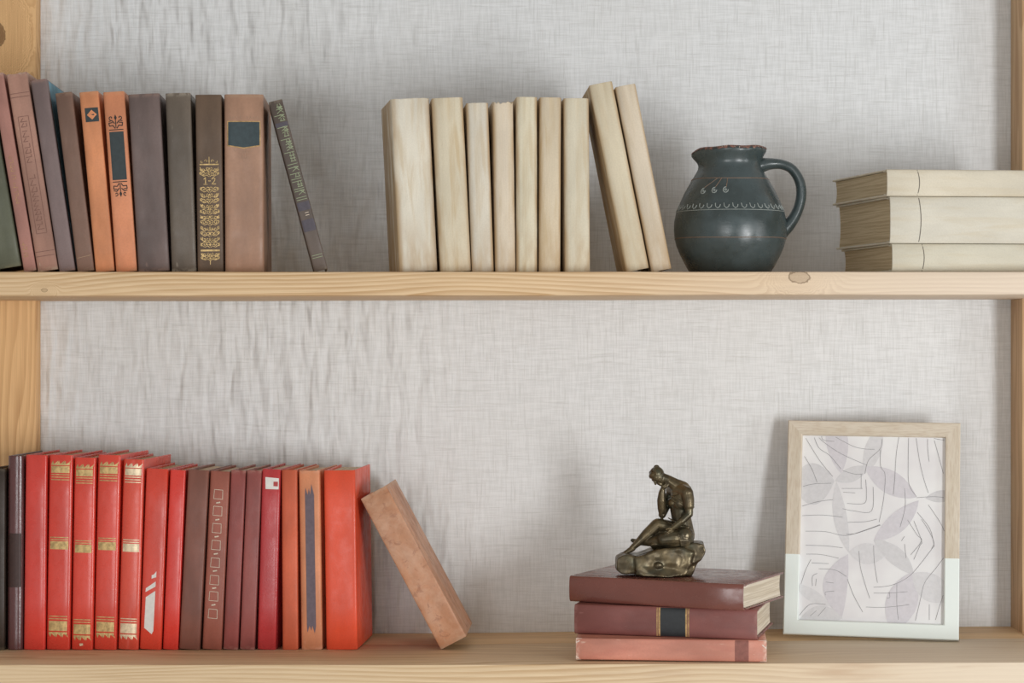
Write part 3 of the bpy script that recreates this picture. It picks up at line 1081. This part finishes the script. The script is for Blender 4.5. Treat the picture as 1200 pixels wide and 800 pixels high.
def tube(pts, radii, sides=8, flat=(1, 1), cap=True, up=Vector((0, 1, 0))):
    V, F = [], []
    for i, p in enumerate(pts):
        p = Vector(p)
        a = Vector(pts[max(0, i - 1)])
        b = Vector(pts[min(len(pts) - 1, i + 1)])
        tg = (b - a).normalized()
        sd = up - tg * up.dot(tg)
        if sd.length < 1e-5:
            sd = Vector((1, 0, 0)) - tg * tg.x
        sd.normalize()
        nr = tg.cross(sd)
        for k in range(sides):
            an = 2 * math.pi * k / sides
            V.append(p + sd * math.cos(an) * radii[i] * flat[0] + nr * math.sin(an) * radii[i] * flat[1])
    for i in range(len(pts) - 1):
        for k in range(sides):
            a, b = i * sides + k, i * sides + (k + 1) % sides
            F.append((a, b, b + sides, a + sides))
    if cap:
        F.append(tuple(range(sides))[::-1])
        F.append(tuple((len(pts) - 1) * sides + k for k in range(sides)))
    return V, F


def cr_spline(P, n):
    out = []
    Q = [P[0]] + list(P) + [P[-1]]
    for i in range(1, len(Q) - 2):
        for k in range(n):
            t_ = k / n
            p0, p1, p2, p3 = (Vector(Q[i - 1]), Vector(Q[i]), Vector(Q[i + 1]), Vector(Q[i + 2]))
            out.append(0.5 * ((2 * p1) + (p2 - p0) * t_ + (2 * p0 - 5 * p1 + 4 * p2 - p3) * t_ ** 2 + (3 * p1 - p0 - 3 * p2 + p3) * t_ ** 3))
    out.append(Vector(Q[-2]))
    return out


hp = [(886, 193, 9.5), (893, 190.5, 8.6), (903, 189, 6.8), (915, 189.5, 5.8), (926.5, 194, 5.7), (934, 203, 5.8), (938.2, 214, 6.0), (938.8, 227, 6.1),
      (936, 240, 6.2), (930.5, 252, 6.6), (923, 262, 7.6), (915, 270, 8.6)]
c3 = cr_spline([((x - 855.7) * js, (JB - y) * js, r * js) for x, y, r in hp], 5)
V, F = tube([(p.x, 0, p.y) for p in c3], [p.z for p in c3], 16, (1.45, 1.0))
fix_normals(link_mesh('handle', V, F, M_jug, jug))


def jug_radius(py):
    for (r0, p0), (r1, p1) in zip(prof[2:24], prof[3:25]):
        if p1 <= py <= p0:
            return lerp(r0, r1, (p0 - py) / (p0 - p1))
    return 50


def on_jug(th, py, lift=.0002):
    r = jug_radius(py) * js + lift
    return (r * math.cos(th), r * math.sin(th), (JB - py) * js)


def jug_paint(name, mat, strokes, w, kind=None):
    V, F = [], []
    for st in strokes:
        pts = [on_jug(a, p, -.00005) for a, p in st]
        v, f = tube(pts, [w] * len(pts), 5)
        b = len(V)
        V += v
        F += [tuple(b + i for i in q_) for q_ in f]
    return link_mesh(name, V, F, mat, jug)


for py in (208.4, 277.5):
    jug_paint('incised_line', M_groove, [[(2 * math.pi * i / 90, py + .5 * math.sin(i * .21)) for i in range(91)]], .00055)
jug_paint('incised_line', M_slip, [[(2 * math.pi * i / 90, 246) for i in range(91)]], .0004)
st = []
NL = 38
for i in range(NL):
    c = 2 * math.pi * (i + .5) / NL
    if abs(math.atan2(math.sin(c), math.cos(c))) < .16:
        continue
    dw = .062
    st.append([(c - dw * math.cos(k * .45 - .5), 243.6 - 1.2 * math.sin(k * .9) - 0 + (-5.2 if k == 0 else 0)) for k in range(1)] +
              [(c - dw * .9, 238.5), (c - dw * .75, 242.2), (c - dw * .1, 244.3), (c + dw * .55, 242.8), (c + dw * .7, 240.2)])
st = [s_[1:] for s_ in st]
jug_paint('loop_band', M_slip, st, .00062)
st, st2 = [], []
for th, p, t0 in ((-2.29, 223.5, -1.98), (-2.02, 223, -1.87), (-1.77, 222.8, -1.72)):
    st.append([(th + .055 * math.cos(k * .7), p + 3.3 * math.sin(k * .7)) for k in range(8)])
    st.append([(th + .02 * math.cos(k * 1.2), p + 1.2 * math.sin(k * 1.2)) for k in range(6)])
    st2.append([(t0 - .02, 209), ((t0 + th) / 2, 214), (th + .01, 219.5)])
jug_paint('dot_motif', M_slip, st, .0007)
jug_paint('dot_stem', M_groove, st2, .0005)

# ------------------------------------------------------------------ bronze figurine
n = NT('old_bronze')
b_ = n.noise(55, 3, .6)
col = n.mix(n.ramp(b_, .35, .68), lin((74, 65, 49)), lin((112, 98, 72)))
col = n.mix(n.ramp(n.noise(34, 3, .6, (4, 4, 4)), .5, .72, 0, .6), col, lin((70, 78, 67)))
M_bronze = n.done(col, n.ramp(n.noise(90, 3), .3, .7, .26, .4), n.bump(n.noise(420, 3), .12, .0005), metal=.6, spec=.5)

FY = 0.082
fs = (2.5 + FY) / 2500
fig = thing('figurine', 'small bronze figurine of a seated thinking woman on a rock, standing on the brown books', 'figurine',
            loc=((774 - 600) * fs, FY, H + STACK_TOP + .0004))


def FP(x, y, d=0.0):
    return Vector(((x - 774) * fs, d * .001, (681.5 - y) * fs))


def remeshed(name, V, F, mat, parent, voxel, smooth=2, warp=None):
    me = bpy.data.meshes.new(name)
    me.from_pydata([tuple(v) for v in V], [], F)
    tmp = bpy.data.objects.new(name, me)
    COL.objects.link(tmp)
    m = tmp.modifiers.new('r', 'REMESH')
    m.mode = 'VOXEL'
    m.voxel_size = voxel
    m2 = tmp.modifiers.new('s', 'SMOOTH')
    m2.iterations = smooth
    m2.factor = .5
    dg = bpy.context.evaluated_depsgraph_get()
    dg.update()
    me2 = bpy.data.meshes.new_from_object(tmp.evaluated_get(dg))
    bpy.data.objects.remove(tmp)
    bpy.data.meshes.remove(me)
    me2.name = name
    me2.materials.clear()
    me2.materials.append(mat)
    if warp:
        for v in me2.vertices:
            v.co = warp(v.co)
    me2.polygons.foreach_set('use_smooth', [True] * len(me2.polygons))
    o = bpy.data.objects.new(name, me2)
    COL.objects.link(o)
    o.parent = parent
    return o


class Clay:
    """closed lumps that a voxel remesh fuses into one skin"""

    def __init__(self):
        self.V, self.F = [], []

    def add(self, V, F):
        b = len(self.V)
        self.V += [Vector(v) for v in V]
        self.F += [tuple(b + i for i in f) for f in F]

    def limb(self, pts, sides=14):
        """pts: (Vector, radius in px); rounded tapering chain"""
        P = [p for p, r in pts]
        R = [r * fs for p, r in pts]
        d0 = (P[0] - P[1]).normalized()
        d1 = (P[-1] - P[-2]).normalized()
        pp, rr = [], []
        for k in (1.0, .92, .7, .38):
            pp.append(P[0] + d0 * R[0] * k)
            rr.append(R[0] * math.sqrt(max(0, 1 - k * k)) + 1e-5)
        for i in range(len(P) - 1):
            m_ = 5
            for j in range(m_):
                k = j / m_
                pp.append(P[i].lerp(P[i + 1], k))
                rr.append(lerp(R[i], R[i + 1], k))
        pp.append(P[-1])
        rr.append(R[-1])
        for k in (.38, .7, .92, 1.0):
            pp.append(P[-1] + d1 * R[-1] * k)
            rr.append(R[-1] * math.sqrt(max(0, 1 - k * k)) + 1e-5)
        self.add(*tube(pp, rr, sides, up=Vector((.13, 1, .07)).normalized()))

    def ball(self, c, rx, ry, rz, rot=None, n=18):
        V, F = [], []
        for i in range(n + 1):
            ph = math.pi * i / n
            for j in range(2 * n):
                th = math.pi * j / n
                v = Vector((rx * fs * max(1e-3, math.sin(ph)) * math.cos(th), ry * fs * max(1e-3, math.sin(ph)) * math.sin(th), rz * fs * math.cos(ph)))
                V.append(c + (rot @ v if rot else v))
        k = 2 * n
        for i in range(n):
            for j in range(k):
                F.append((i * k + j, (i + 1) * k + j, (i + 1) * k + (j + 1) % k, i * k + (j + 1) % k))
        F.append(tuple(range(k)))
        F.append(tuple(n * k + j for j in range(k))[::-1])
        self.add(V, F)

    def hull(self, pts):
        bm = bmesh.new()
        for p in pts:
            bm.verts.new(p)
        r = bmesh.ops.convex_hull(bm, input=bm.verts)
        bm.verts.ensure_lookup_table()
        loose = [v for v in bm.verts if not v.link_faces]
        for v in loose:
            bm.verts.remove(v)
        bmesh.ops.recalc_face_normals(bm, faces=bm.faces)
        bm.verts.index_update()
        self.add([v.co.copy() for v in bm.verts], [tuple(v.index for v in f.verts) for f in bm.faces])
        bm.free()


c = Clay()
# trunk
c.limb([(FP(801, 635, 0), 13.5), (FP(798.5, 615, 0), 11.6), (FP(797, 599, 0), 12.6), (FP(798, 585, 0), 11.5)])
c.limb([(FP(801, 634, -9), 11.5), (FP(801, 634, 10), 11.5)])
c.limb([(FP(797, 597, -5), 10), (FP(797, 597, 6), 10)])
c.limb([(FP(804, 584, -13), 7.4), (FP(796, 582, 0), 10), (FP(788, 583, 13), 7)])
c.ball(FP(787.5, 596.5, 0), 5.6, 10.5, 6.4)
c.hull([FP(*q_) for q_ in ((786, 590, -9), (786, 590, 10), (801, 583, -17), (801, 583, 15), (786, 602, -8), (786, 602, 9), (806, 603, -14), (806, 603, 12))])
c.limb([(FP(800, 580, 0), 8.8), (FP(791, 575.5, 0), 7.6), (FP(783.5, 570.5, 0), 6.2), (FP(776, 567, -1), 5.6)])
c.limb([(FP(805, 600, 3), 9), (FP(803, 583, 3), 8.5)])
# head, bowed, looking down to the left
hc = FP(770.8, 565.2, -1.5)
f_ = Vector((-.50, -.50, -.70)).normalized()
u_ = Vector((-.72, -.05, .62))
u_ = (u_ - f_ * u_.dot(f_)).normalized()
s_ = f_.cross(u_).normalized()
HR = Matrix((s_, f_, u_)).transposed()


def HP(a, b, d):
    return hc + (s_ * a + f_ * b + u_ * d) * fs


c.ball(hc, 7.4, 8.6, 9.2, HR)
c.ball(HP(0, 2.2, -4.0), 5.6, 6.0, 6.2, HR)                      # jaw
c.ball(HP(0, 6.6, -8.2), 2.4, 2.2, 2.0, HR)                      # chin
c.limb([(HP(0, 8.0, 1.4), .95), (HP(0, 10.4, -2.8), 1.5)], 8)    # nose
for sg in (-1, 1):
    c.limb([(HP(sg * 1.4, 8.2, 1.9), .9), (HP(sg * 4.6, 6.6, 1.9), .9)], 8)       # brow
    c.ball(HP(sg * 3.0, 7.2, -.4), 1.5, 1.0, .8, HR, 8)          # lidded eye
    c.ball(HP(sg * 4.2, 5.2, -3.4), 2.4, 2.0, 2.2, HR, 8)        # cheek
    c.ball(HP(sg * 7.2, -.6, -1.4), 1.1, 1.7, 2.4, HR, 8)        # ear
c.limb([(HP(-1.6, 8.0, -5.2), .75), (HP(1.6, 8.0, -5.2), .75)], 8)
c.limb([(HP(-1.4, 7.9, -6.4), .8), (HP(1.4, 7.9, -6.4), .8)], 8)
# near arm resting on the lap
c.limb([(FP(804, 584.5, -12.5), 7.6), (FP(805.5, 592, -14.5), 7.0), (FP(806, 599, -15.5), 6.4)])
c.limb([(FP(805, 585, -13.5), 6.6), (FP(806, 597, -15.5), 5.3), (FP(806.5, 608, -16.5), 4.5)])
c.limb([(FP(806.5, 608.5, -16.5), 4.5), (FP(797, 617, -18), 4.3), (FP(787.5, 624.5, -17), 2.9)])
c.ball(FP(784, 627.5, -17), 3.6, 2.4, 2.9)
for i, (dx, dy, dd) in enumerate(((-6.2, 3.4, -19), (-5.2, 5.2, -17.5), (-3.8, 6.4, -16), (-2.2, 6.6, -14.5))):
    a0 = FP(783.5 - .3 * i, 628 + .7 * i, -18.5 + i * 1.4)
    a1 = FP(784 + dx * .6, 628 + dy * .55, dd - .8)
    a2 = FP(784 + dx, 628 + dy, dd)
    c.limb([(a0, 1.15), (a1, 1.1), (a2, .9)], 8)
c.limb([(FP(785, 626, -18.5), 1.3), (FP(781.5, 625, -20), 1.2), (FP(779.4, 626.4, -20), 1.0)], 8)
# far arm propping the chin
c.limb([(FP(788, 584, 12), 6.2), (FP(783, 598, 11), 5.4), (FP(776.5, 611, 6), 4.6)])
c.limb([(FP(776, 611.5, 5.5), 3.4), (FP(776, 604, 4), 5.2), (FP(775.6, 594, 2), 5.6), (FP(775.8, 585, 0), 4.2), (FP(776.8, 580.5, -1), 3.2)])
c.ball(FP(778, 577.5, -1.5), 3.6, 3.4, 3.4)
for i in range(4):
    d = -4.4 + i * 1.9
    c.limb([(FP(776.5, 577.6, d), 1.25), (FP(779.6, 574.6, d - .3), 1.2), (FP(782.2, 576.4 + .3 * i, d), 1.1)], 8)
c.limb([(FP(778, 579, -4), 1.3), (FP(781.4, 577, -5), 1.2), (FP(783.4, 573.6, -4.6), 1.05)], 8)
# raised leg, shin down to the foot on the rock
c.limb([(FP(799, 634, 8), 11.0), (FP(785, 627, 5), 9.6), (FP(771, 622.5, 2), 7.6)])
c.limb([(FP(770, 623, 2), 7.6), (FP(758, 634, 1), 6.7), (FP(746, 645, 0), 4.2), (FP(741, 649.5, 0), 3.5)])
c.limb([(FP(741.5, 650, 0), 3.6), (FP(735, 654, -1), 2.9), (FP(730, 656.5, -1.5), 2.0)])
for i in range(5):
    c.limb([(FP(732.5, 655.5, -4 + i * 1.4), 1.1), (FP(728.6 + .3 * i, 657.4, -4.6 + i * 1.5), .9)], 8)
c.hull([FP(*q_) for q_ in ((803, 645, -17), (803, 645, 18), (762, 645, -12), (760, 645, 12), (772, 628, 2), (795, 630, 10), (795, 632, -12), (764, 650, 0), (800, 650, 0))])
# folded leg under the drapery
c.limb([(FP(801, 637, -9), 10.6), (FP(788, 637, -13), 9.6), (FP(777, 638.5, -13), 7.6)])
c.limb([(FP(778, 639.5, -12), 7.0), (FP(764, 642, -2), 6.0), (FP(750, 643.5, 8), 3.8), (FP(745, 643, 10), 3.2)])
c.limb([(FP(745.5, 643, 10), 3.2), (FP(741.6, 641.6, 11), 2.2)])
# drapery: skirt over lap, folds, bodice and sleeve hems
c.limb([(FP(803, 641, -11), 8.5), (FP(790, 642, -12), 7.5), (FP(778, 642, -8), 6)])
c.limb([(FP(803, 641, 11), 8.5), (FP(788, 640, 10), 7.5)])
for i in range(5):
    c.limb([(FP(793.5 + i * 2.6, 632 + .5 * i, -20.5 + .5 * i), .9), (FP(795.5 + i * 2.2, 639, -21.3 + i * .5), 1.2), (FP(797 + i * 2.2, 645, -19.5 + i * .6), 1.2)], 8)
for (a0, a1, a2) in (((786, 592, -10), (793, 596, -13.5), (799, 599, -15)), ((786, 588, -9), (794, 592.5, -13.5), (801, 597.5, -16)),
                     ((783, 614, -6), (790, 618, -11), (801, 617, -13)), ((782, 619, -6), (790, 622, -12), (806, 624, -14))):
    c.limb([(FP(*a0), .8), (FP(*a1), 1.1), (FP(*a2), .9)], 8)
for k in range(10):
    an0, an1 = 2 * math.pi * k / 10, 2 * math.pi * (k + 1) / 10
    q0 = FP(806 + 5.9 * math.cos(an0), 599.5 + 1.2 * math.cos(an0), -15.5 + 5.9 * math.sin(an0))
    q1 = FP(806 + 5.9 * math.cos(an1), 599.5 + 1.2 * math.cos(an1), -15.5 + 5.9 * math.sin(an1))
    c.limb([(q0, .8), (q1, .8)], 6)
figure = remeshed('woman', c.V, c.F, M_bronze, fig, .00062, 2)

# hair, its own part
c = Clay()
c.ball(HP(0, -1.6, 2.4), 8.3, 8.6, 8.6, HR)
c.ball(HP(0, 3.6, 6.0), 6.2, 4.2, 3.6, HR)
c.ball(FP(769.5, 554.8, 1), 3.4, 3.4, 2.6)
for i in range(9):
    a = -1.3 + 2.6 * i / 8
    c.limb([(HP(math.sin(a) * 7.6, 4.4, 4.2 + 2 * math.cos(a)), .9), (HP(math.sin(a) * 6.8, -1, 9.6), .9), (HP(math.sin(a) * 5, -6.5, 8.2), .8)], 6)


def hair_warp(co):
    return co


hair = remeshed('hair', c.V, c.F, M_bronze, fig, .0006, 1)

# rock
c = Clay()
def hp_(pts, y0, y1, inset=0.0):
    L = []
    for (x, y) in pts:
        L += [FP(x, y, y0), FP(x, y, y1)]
    return L


c.hull(hp_([(722.5, 659), (721.8, 674), (726, 678), (752, 680), (754, 657), (730, 656)], -20, 18))
c.hull(hp_([(742, 659), (758, 653), (770, 648), (800, 647), (812, 652), (808, 668), (800, 676), (775, 681.5), (745, 680)], -24, 24))
c.hull(hp_([(768, 655), (798, 646), (812, 641.5), (824, 643.5), (825.5, 651), (820, 662), (806, 669), (780, 668)], -20, 24))
c.hull(hp_([(796, 660), (818, 660), (812, 672), (810, 681.5), (790, 681.5)], -15, 22))
c.hull([FP(742, 680, -24), FP(772, 681.5, -31), FP(803, 679, -24), FP(808, 671, -20), FP(772, 674, -27), FP(748, 668, -24), FP(770, 681.5, 0), FP(790, 668, 0)])
c.ball(FP(771, 668.5, -26), 5, 2.2, 4)


def rock_warp(co):
    d = noise.noise_vector(co * 60) * .0020 + noise.noise_vector(co * 150) * .0005
    q_ = co + d
    if q_.z < .0006:
        q_.z = 0.0
    return q_


rock = remeshed('rock', c.V, c.F, M_bronze, fig, .0011, 14, rock_warp)

# ------------------------------------------------------------------ picture frame, half dipped in white
FW, FH, FD, RW = .2177, .2745, .012, .0185
FR = Matrix.Rotation(-.20, 4, 'Z') @ Matrix.Rotation(-.222, 4, 'X') @ Matrix.Rotation(.0089, 4, 'Y')
pf = thing('picture_frame', 'pale wooden picture frame dipped white below, leaning on the wall', 'frame')
FM = Matrix.Translation((.4492, .1755, H - .3742)) @ FR


def frame_mat(name, along):
    n = NT(name)
    x, y, z = n.xyz()
    st = (60, 60, 500) if along == 'x' else (500, 60, 60)
    st2 = (6, 40, 40) if along == 'x' else (40, 40, 6)
    g = n.noise(st2, 3, .6)
    fine = n.noise(st, 2, .6)
    w = n.mix(n.ramp(g, .3, .7), lin((206, 194, 174)), lin((222, 212, 196)))
    w = n.mix(n.ramp(fine, .4, .7, 0, .3), w, lin((170, 142, 112)))
    edge = n.math('GREATER_THAN', z, n.math('ADD', .1012, n.math('MULTIPLY', n.noise(40, 2), .0006)))
    col = n.mix(edge, lin((236, 244, 240)), w)
    return n.done(col, n.math('ADD', .42, n.math('MULTIPLY', edge, .16)), n.bump(fine, .12, .0004), spec=.4)


fmx, fmz = frame_mat('dipped_wood_rail', 'x'), frame_mat('dipped_wood_stile', 'z')


def rail(a, b, ai, bi, mat):
    """mitred bar: outer edge a-b, inner edge ai-bi in frame coordinates (x, z)"""
    r = .0012
    prof_ = [(0, 0, r), (0, r, 0), (1, -r, 0), (1, 0, r), (1, 0, FD * .62), (.72, 0, FD * .62), (.72, 0, FD - .001), (0, 0, FD - .001)]
    V, F = [], []
    a, b, ai, bi = (Vector(q_) for q_ in (a, b, ai, bi))
    for (o_, i_) in ((a, ai), (b, bi)):
        d = (i_ - o_)
        for (k, off, y) in prof_:
            p_ = o_ + d * k + d.normalized() * off * 1.414
            V.append((p_.x, y, p_.y))
    m = len(prof_)
    for k in range(m):
        F.append((k, (k + 1) % m, m + (k + 1) % m, m + k))
    F.append(tuple(range(m)))
    F.append(tuple(range(m, 2 * m)))
    return fix_normals(link_mesh('frame_rail', V, F, mat, pf))


hw_ = FW / 2
e = .00012
O = [(-hw_, 0), (hw_, 0), (hw_, FH), (-hw_, FH)]
N_ = [(-hw_ + RW, RW), (hw_ - RW, RW), (hw_ - RW, FH - RW), (-hw_ + RW, FH - RW)]
for k in range(4):
    k2 = (k + 1) % 4
    rail(O[k], O[k2], N_[k], N_[k2], fmx if k % 2 == 0 else fmz)
n = NT('art_paper')
M_art = n.done(n.mix(n.ramp(n.noise(14, 3), .3, .7), lin((226, 224, 226)), lin((238, 238, 238))), .7, spec=.2)
PY = .0065
box_mesh('art_print', (-hw_ + RW - .003, PY, RW - .003), (hw_ - RW + .003, PY + .0012, FH - RW + .003), M_art, pf)
box_mesh('backing_board', (-hw_ + RW - .004, FD * .75, RW - .004), (hw_ - RW + .004, FD + .0006, FH - RW + .004), plain('brown_fibre_board', (130, 104, 80), .8), pf)
FMI = FM.inverted()
CAMP = Vector((0, -2.5, H))


def art(px, py):
    """photographed point on the drawing -> place on the sheet"""
    o_ = FMI @ CAMP
    d = (FMI.to_3x3() @ Vector(((px - 600) / 2500, 1, (400 - py) / 2500)))
    k = (PY - o_.y) / d.y
    p_ = o_ + d * k
    return p_.x, p_.z


X0, X1, Z0, Z1 = -hw_ + RW + .0002, hw_ - RW - .0002, RW + .0002, FH - RW - .0002


def clip_poly(P):
    for (ax, val, sg) in ((0, X0, 1), (0, X1, -1), (1, Z0, 1), (1, Z1, -1)):
        Q = []
        for i in range(len(P)):
            a, b = P[i - 1], P[i]
            ia, ib = (a[ax] - val) * sg >= 0, (b[ax] - val) * sg >= 0
            if ia != ib:
                k = (val - a[ax]) / (b[ax] - a[ax])
                Q.append((lerp(a[0], b[0], k), lerp(a[1], b[1], k)))
            if ib:
                Q.append(b)
        P = Q
        if len(P) < 3:
            return []
    return P


def leaf(p, q_, w0, w1):
    """a lens between two photographed tips, bulging w0 / w1 px to either side"""
    L = []
    dx, dy = q_[0] - p[0], q_[1] - p[1]
    l = math.hypot(dx, dy)
    nx, ny = -dy / l, dx / l
    for i in range(13):
        k = i / 12
        b = math.sin(math.pi * k) ** .8 * w0
        L.append(art(p[0] + dx * k + nx * b, p[1] + dy * k + ny * b))
    for i in range(11, 0, -1):
        k = i / 12
        b = -math.sin(math.pi * k) ** .8 * w1
        L.append(art(p[0] + dx * k + nx * b, p[1] + dy * k + ny * b))
    return L


A1 = lambda x, y: (920 + x * .175, 490 + y * .175)               # readings from two enlargements of the drawing
A2 = lambda x, y: (915 + x * .1813, 610 + y * .1813)
leaves = [
    leaf(A1(330, 440), A1(40, 450), 22, 27), leaf(A1(320, -60), A1(375, 390), 13, 13), leaf(A1(640, 60), A1(530, 395), 9, 11),
    leaf(A1(335, 440), A1(560, 345), 9, 8), leaf(A1(535, 345), A1(880, 550), 14, 13), leaf(A1(345, 445), A2(440, 225), 11, 5),
    leaf(A1(940, 555), A1(1150, 530), 7, 7), leaf(A1(895, 570), A2(600, 150), 9, 14), leaf(A2(440, 220), A2(680, 240), 13, 12),
    leaf(A2(600, 145), A2(860, 370), 7, 13), leaf(A2(435, 235), A2(395, 645), 26, 3), leaf(A2(90, 425), A2(320, 570), 8, 6),
    leaf(A2(120, 660), A2(400, 650), 5, 16), leaf(A2(850, 350), A2(720, 740), 19, 18), leaf(A2(850, 360), A2(1110, 530), 18, 14),
    leaf(A2(605, 145), A2(680, 240), 2, 10)]
greys = [plain('grey_print', (213, 212, 214), .7, var=.04), plain('mauve_print', (213, 210, 215), .7, var=.04), plain('pale_grey_print', (217, 216, 218), .7, var=.04)]
for i, P_ in enumerate(leaves):
    Q = clip_poly(P_)
    if Q:
        o_ = link_mesh('printed_leaf', [(x, PY - .00012 - i * .000012, z_) for x, z_ in Q], [tuple(range(len(Q)))], greys[i % 3], pf, smooth=False)
lines = [
    (A1, [(125, 130), (230, 300), (320, 410)]), (A1, [(185, 115), (225, 215), (300, 270), (375, 360)]), (A1, [(195, 115), (260, 180), (380, 260), (550, 335)]),
    (A1, [(320, 135), (450, 205), (530, 225), (600, 228)]), (A1, [(245, 125), (255, 165), (330, 175)]), (A1, [(130, 275), (180, 360), (215, 450)]),
    (A1, [(110, 480), (190, 460), (310, 455)]), (A1, [(115, 608), (220, 578), (320, 565)]), (A1, [(650, 130), (640, 220), (560, 300), (535, 390)]),
    (A1, [(765, 130), (745, 260), (735, 420), (725, 530)]), (A1, [(828, 130), (825, 300), (830, 460), (880, 545)]), (A1, [(875, 130), (900, 300), (930, 430), (960, 520)]),
    (A1, [(955, 130), (955, 220), (965, 310)]), (A1, [(995, 150), (1030, 280), (1060, 390)]), (A1, [(955, 138), (1010, 158), (1075, 168)]), (A1, [(640, 230), (640, 340), (670, 400), (660, 560), (630, 715)]),
    (A1, [(800, 490), (805, 610), (770, 750)]), (A1, [(510, 395), (510, 490)]), (A1, [(540, 430), (545, 520), (530, 590), (415, 590)]), (A1, [(590, 480), (580, 640), (460, 640), (385, 625)]),
    (A1, [(380, 490), (520, 490)]), (A1, [(390, 515), (470, 520)]), (A1, [(115, 672), (250, 668), (385, 682)]), (A1, [(420, 717), (540, 712), (615, 695)]), (A1, [(640, 735), (480, 790), (410, 795)]),
    (A1, [(960, 600), (1040, 720), (1075, 800)]), (A1, [(885, 650), (970, 760), (1000, 880)]), (A1, [(880, 552), (1000, 545), (1090, 555)]), (A1, [(385, 370), (470, 395), (520, 392)]),
    (A2, [(160, 87), (290, 90), (420, 115), (560, 75), (640, 45)]), (A2, [(160, 178), (290, 182), (400, 195)]), (A2, [(165, 235), (260, 238), (375, 262)]), (A2, [(200, 292), (310, 297)]),
    (A2, [(245, 330), (350, 338), (425, 380)]), (A2, [(195, 270), (160, 340), (130, 430)]), (A2, [(290, 415), (340, 422)]), (A2, [(290, 500), (290, 480), (345, 475)]),
    (A2, [(430, 395), (470, 500), (530, 610)]), (A2, [(505, 215), (515, 320), (545, 430), (575, 520)]), (A2, [(600, 180), (605, 290), (625, 420)]), (A2, [(550, 577), (650, 580), (750, 572), (830, 562)]),
    (A2, [(600, 487), (700, 487), (820, 478)]), (A2, [(600, 450), (700, 440), (780, 410), (860, 350), (990, 185)]), (A2, [(910, 10), (960, 90), (990, 160), (975, 200)]), (A2, [(820, 15), (880, 110), (910, 150), (840, 240)]),
    (A2, [(860, 20), (910, 150), (900, 180), (860, 270)]), (A2, [(750, 430), (750, 560), (760, 660)]), (A2, [(870, 665), (900, 540), (930, 420), (1000, 330), (1060, 250)]),
    (A2, [(1000, 660), (1030, 560), (1060, 470)]), (A2, [(960, 660), (960, 560)]), (A2, [(700, 480), (705, 515), (685, 520)]), (A2, [(780, 150), (800, 120)]), (A2, [(800, 170), (810, 260)]),
    (A2, [(205, 440), (205, 380), (235, 360)]), (A2, [(225, 440), (230, 395)]), (A2, [(120, 630), (190, 560), (290, 560)]), (A2, [(190, 635), (230, 600)]), (A2, [(240, 636), (290, 580)])]
V, F = [], []
for (A, pts) in lines:
    P_ = [Vector(art(*A(*q_))) for q_ in pts]
    P3 = cr_spline([(q_.x, q_.y, 0) for q_ in P_], 5) if len(P_) > 2 else [Vector((q_.x, q_.y, 0)) for q_ in P_]
    for a, b in zip(P3[:-1], P3[1:]):
        if not all(X0 < q_.x < X1 and Z0 < q_.y < Z1 for q_ in (a, b)):
            continue
        d = (b - a)
        if d.length < 1e-6:
            continue
        nn = Vector((-d.y, d.x, 0)).normalized() * .00024
        b0_ = len(V)
        for q_ in (a - nn, b - nn, b + nn, a + nn):
            V.append((q_.x, PY - .0004, q_.y))
        F.append((b0_, b0_ + 1, b0_ + 2, b0_ + 3))
link_mesh('ink_lines', V, F, plain('soft_graphite', (138, 136, 138), .7), pf, smooth=False)
low = min((FM @ v.co).z - H - low_z((FM @ v.co).x, (FM @ v.co).y) for o in pf.children for v in o.data.vertices)
pf.matrix_world = Matrix.Translation((0, 0, -low + 0.0001)) @ FM
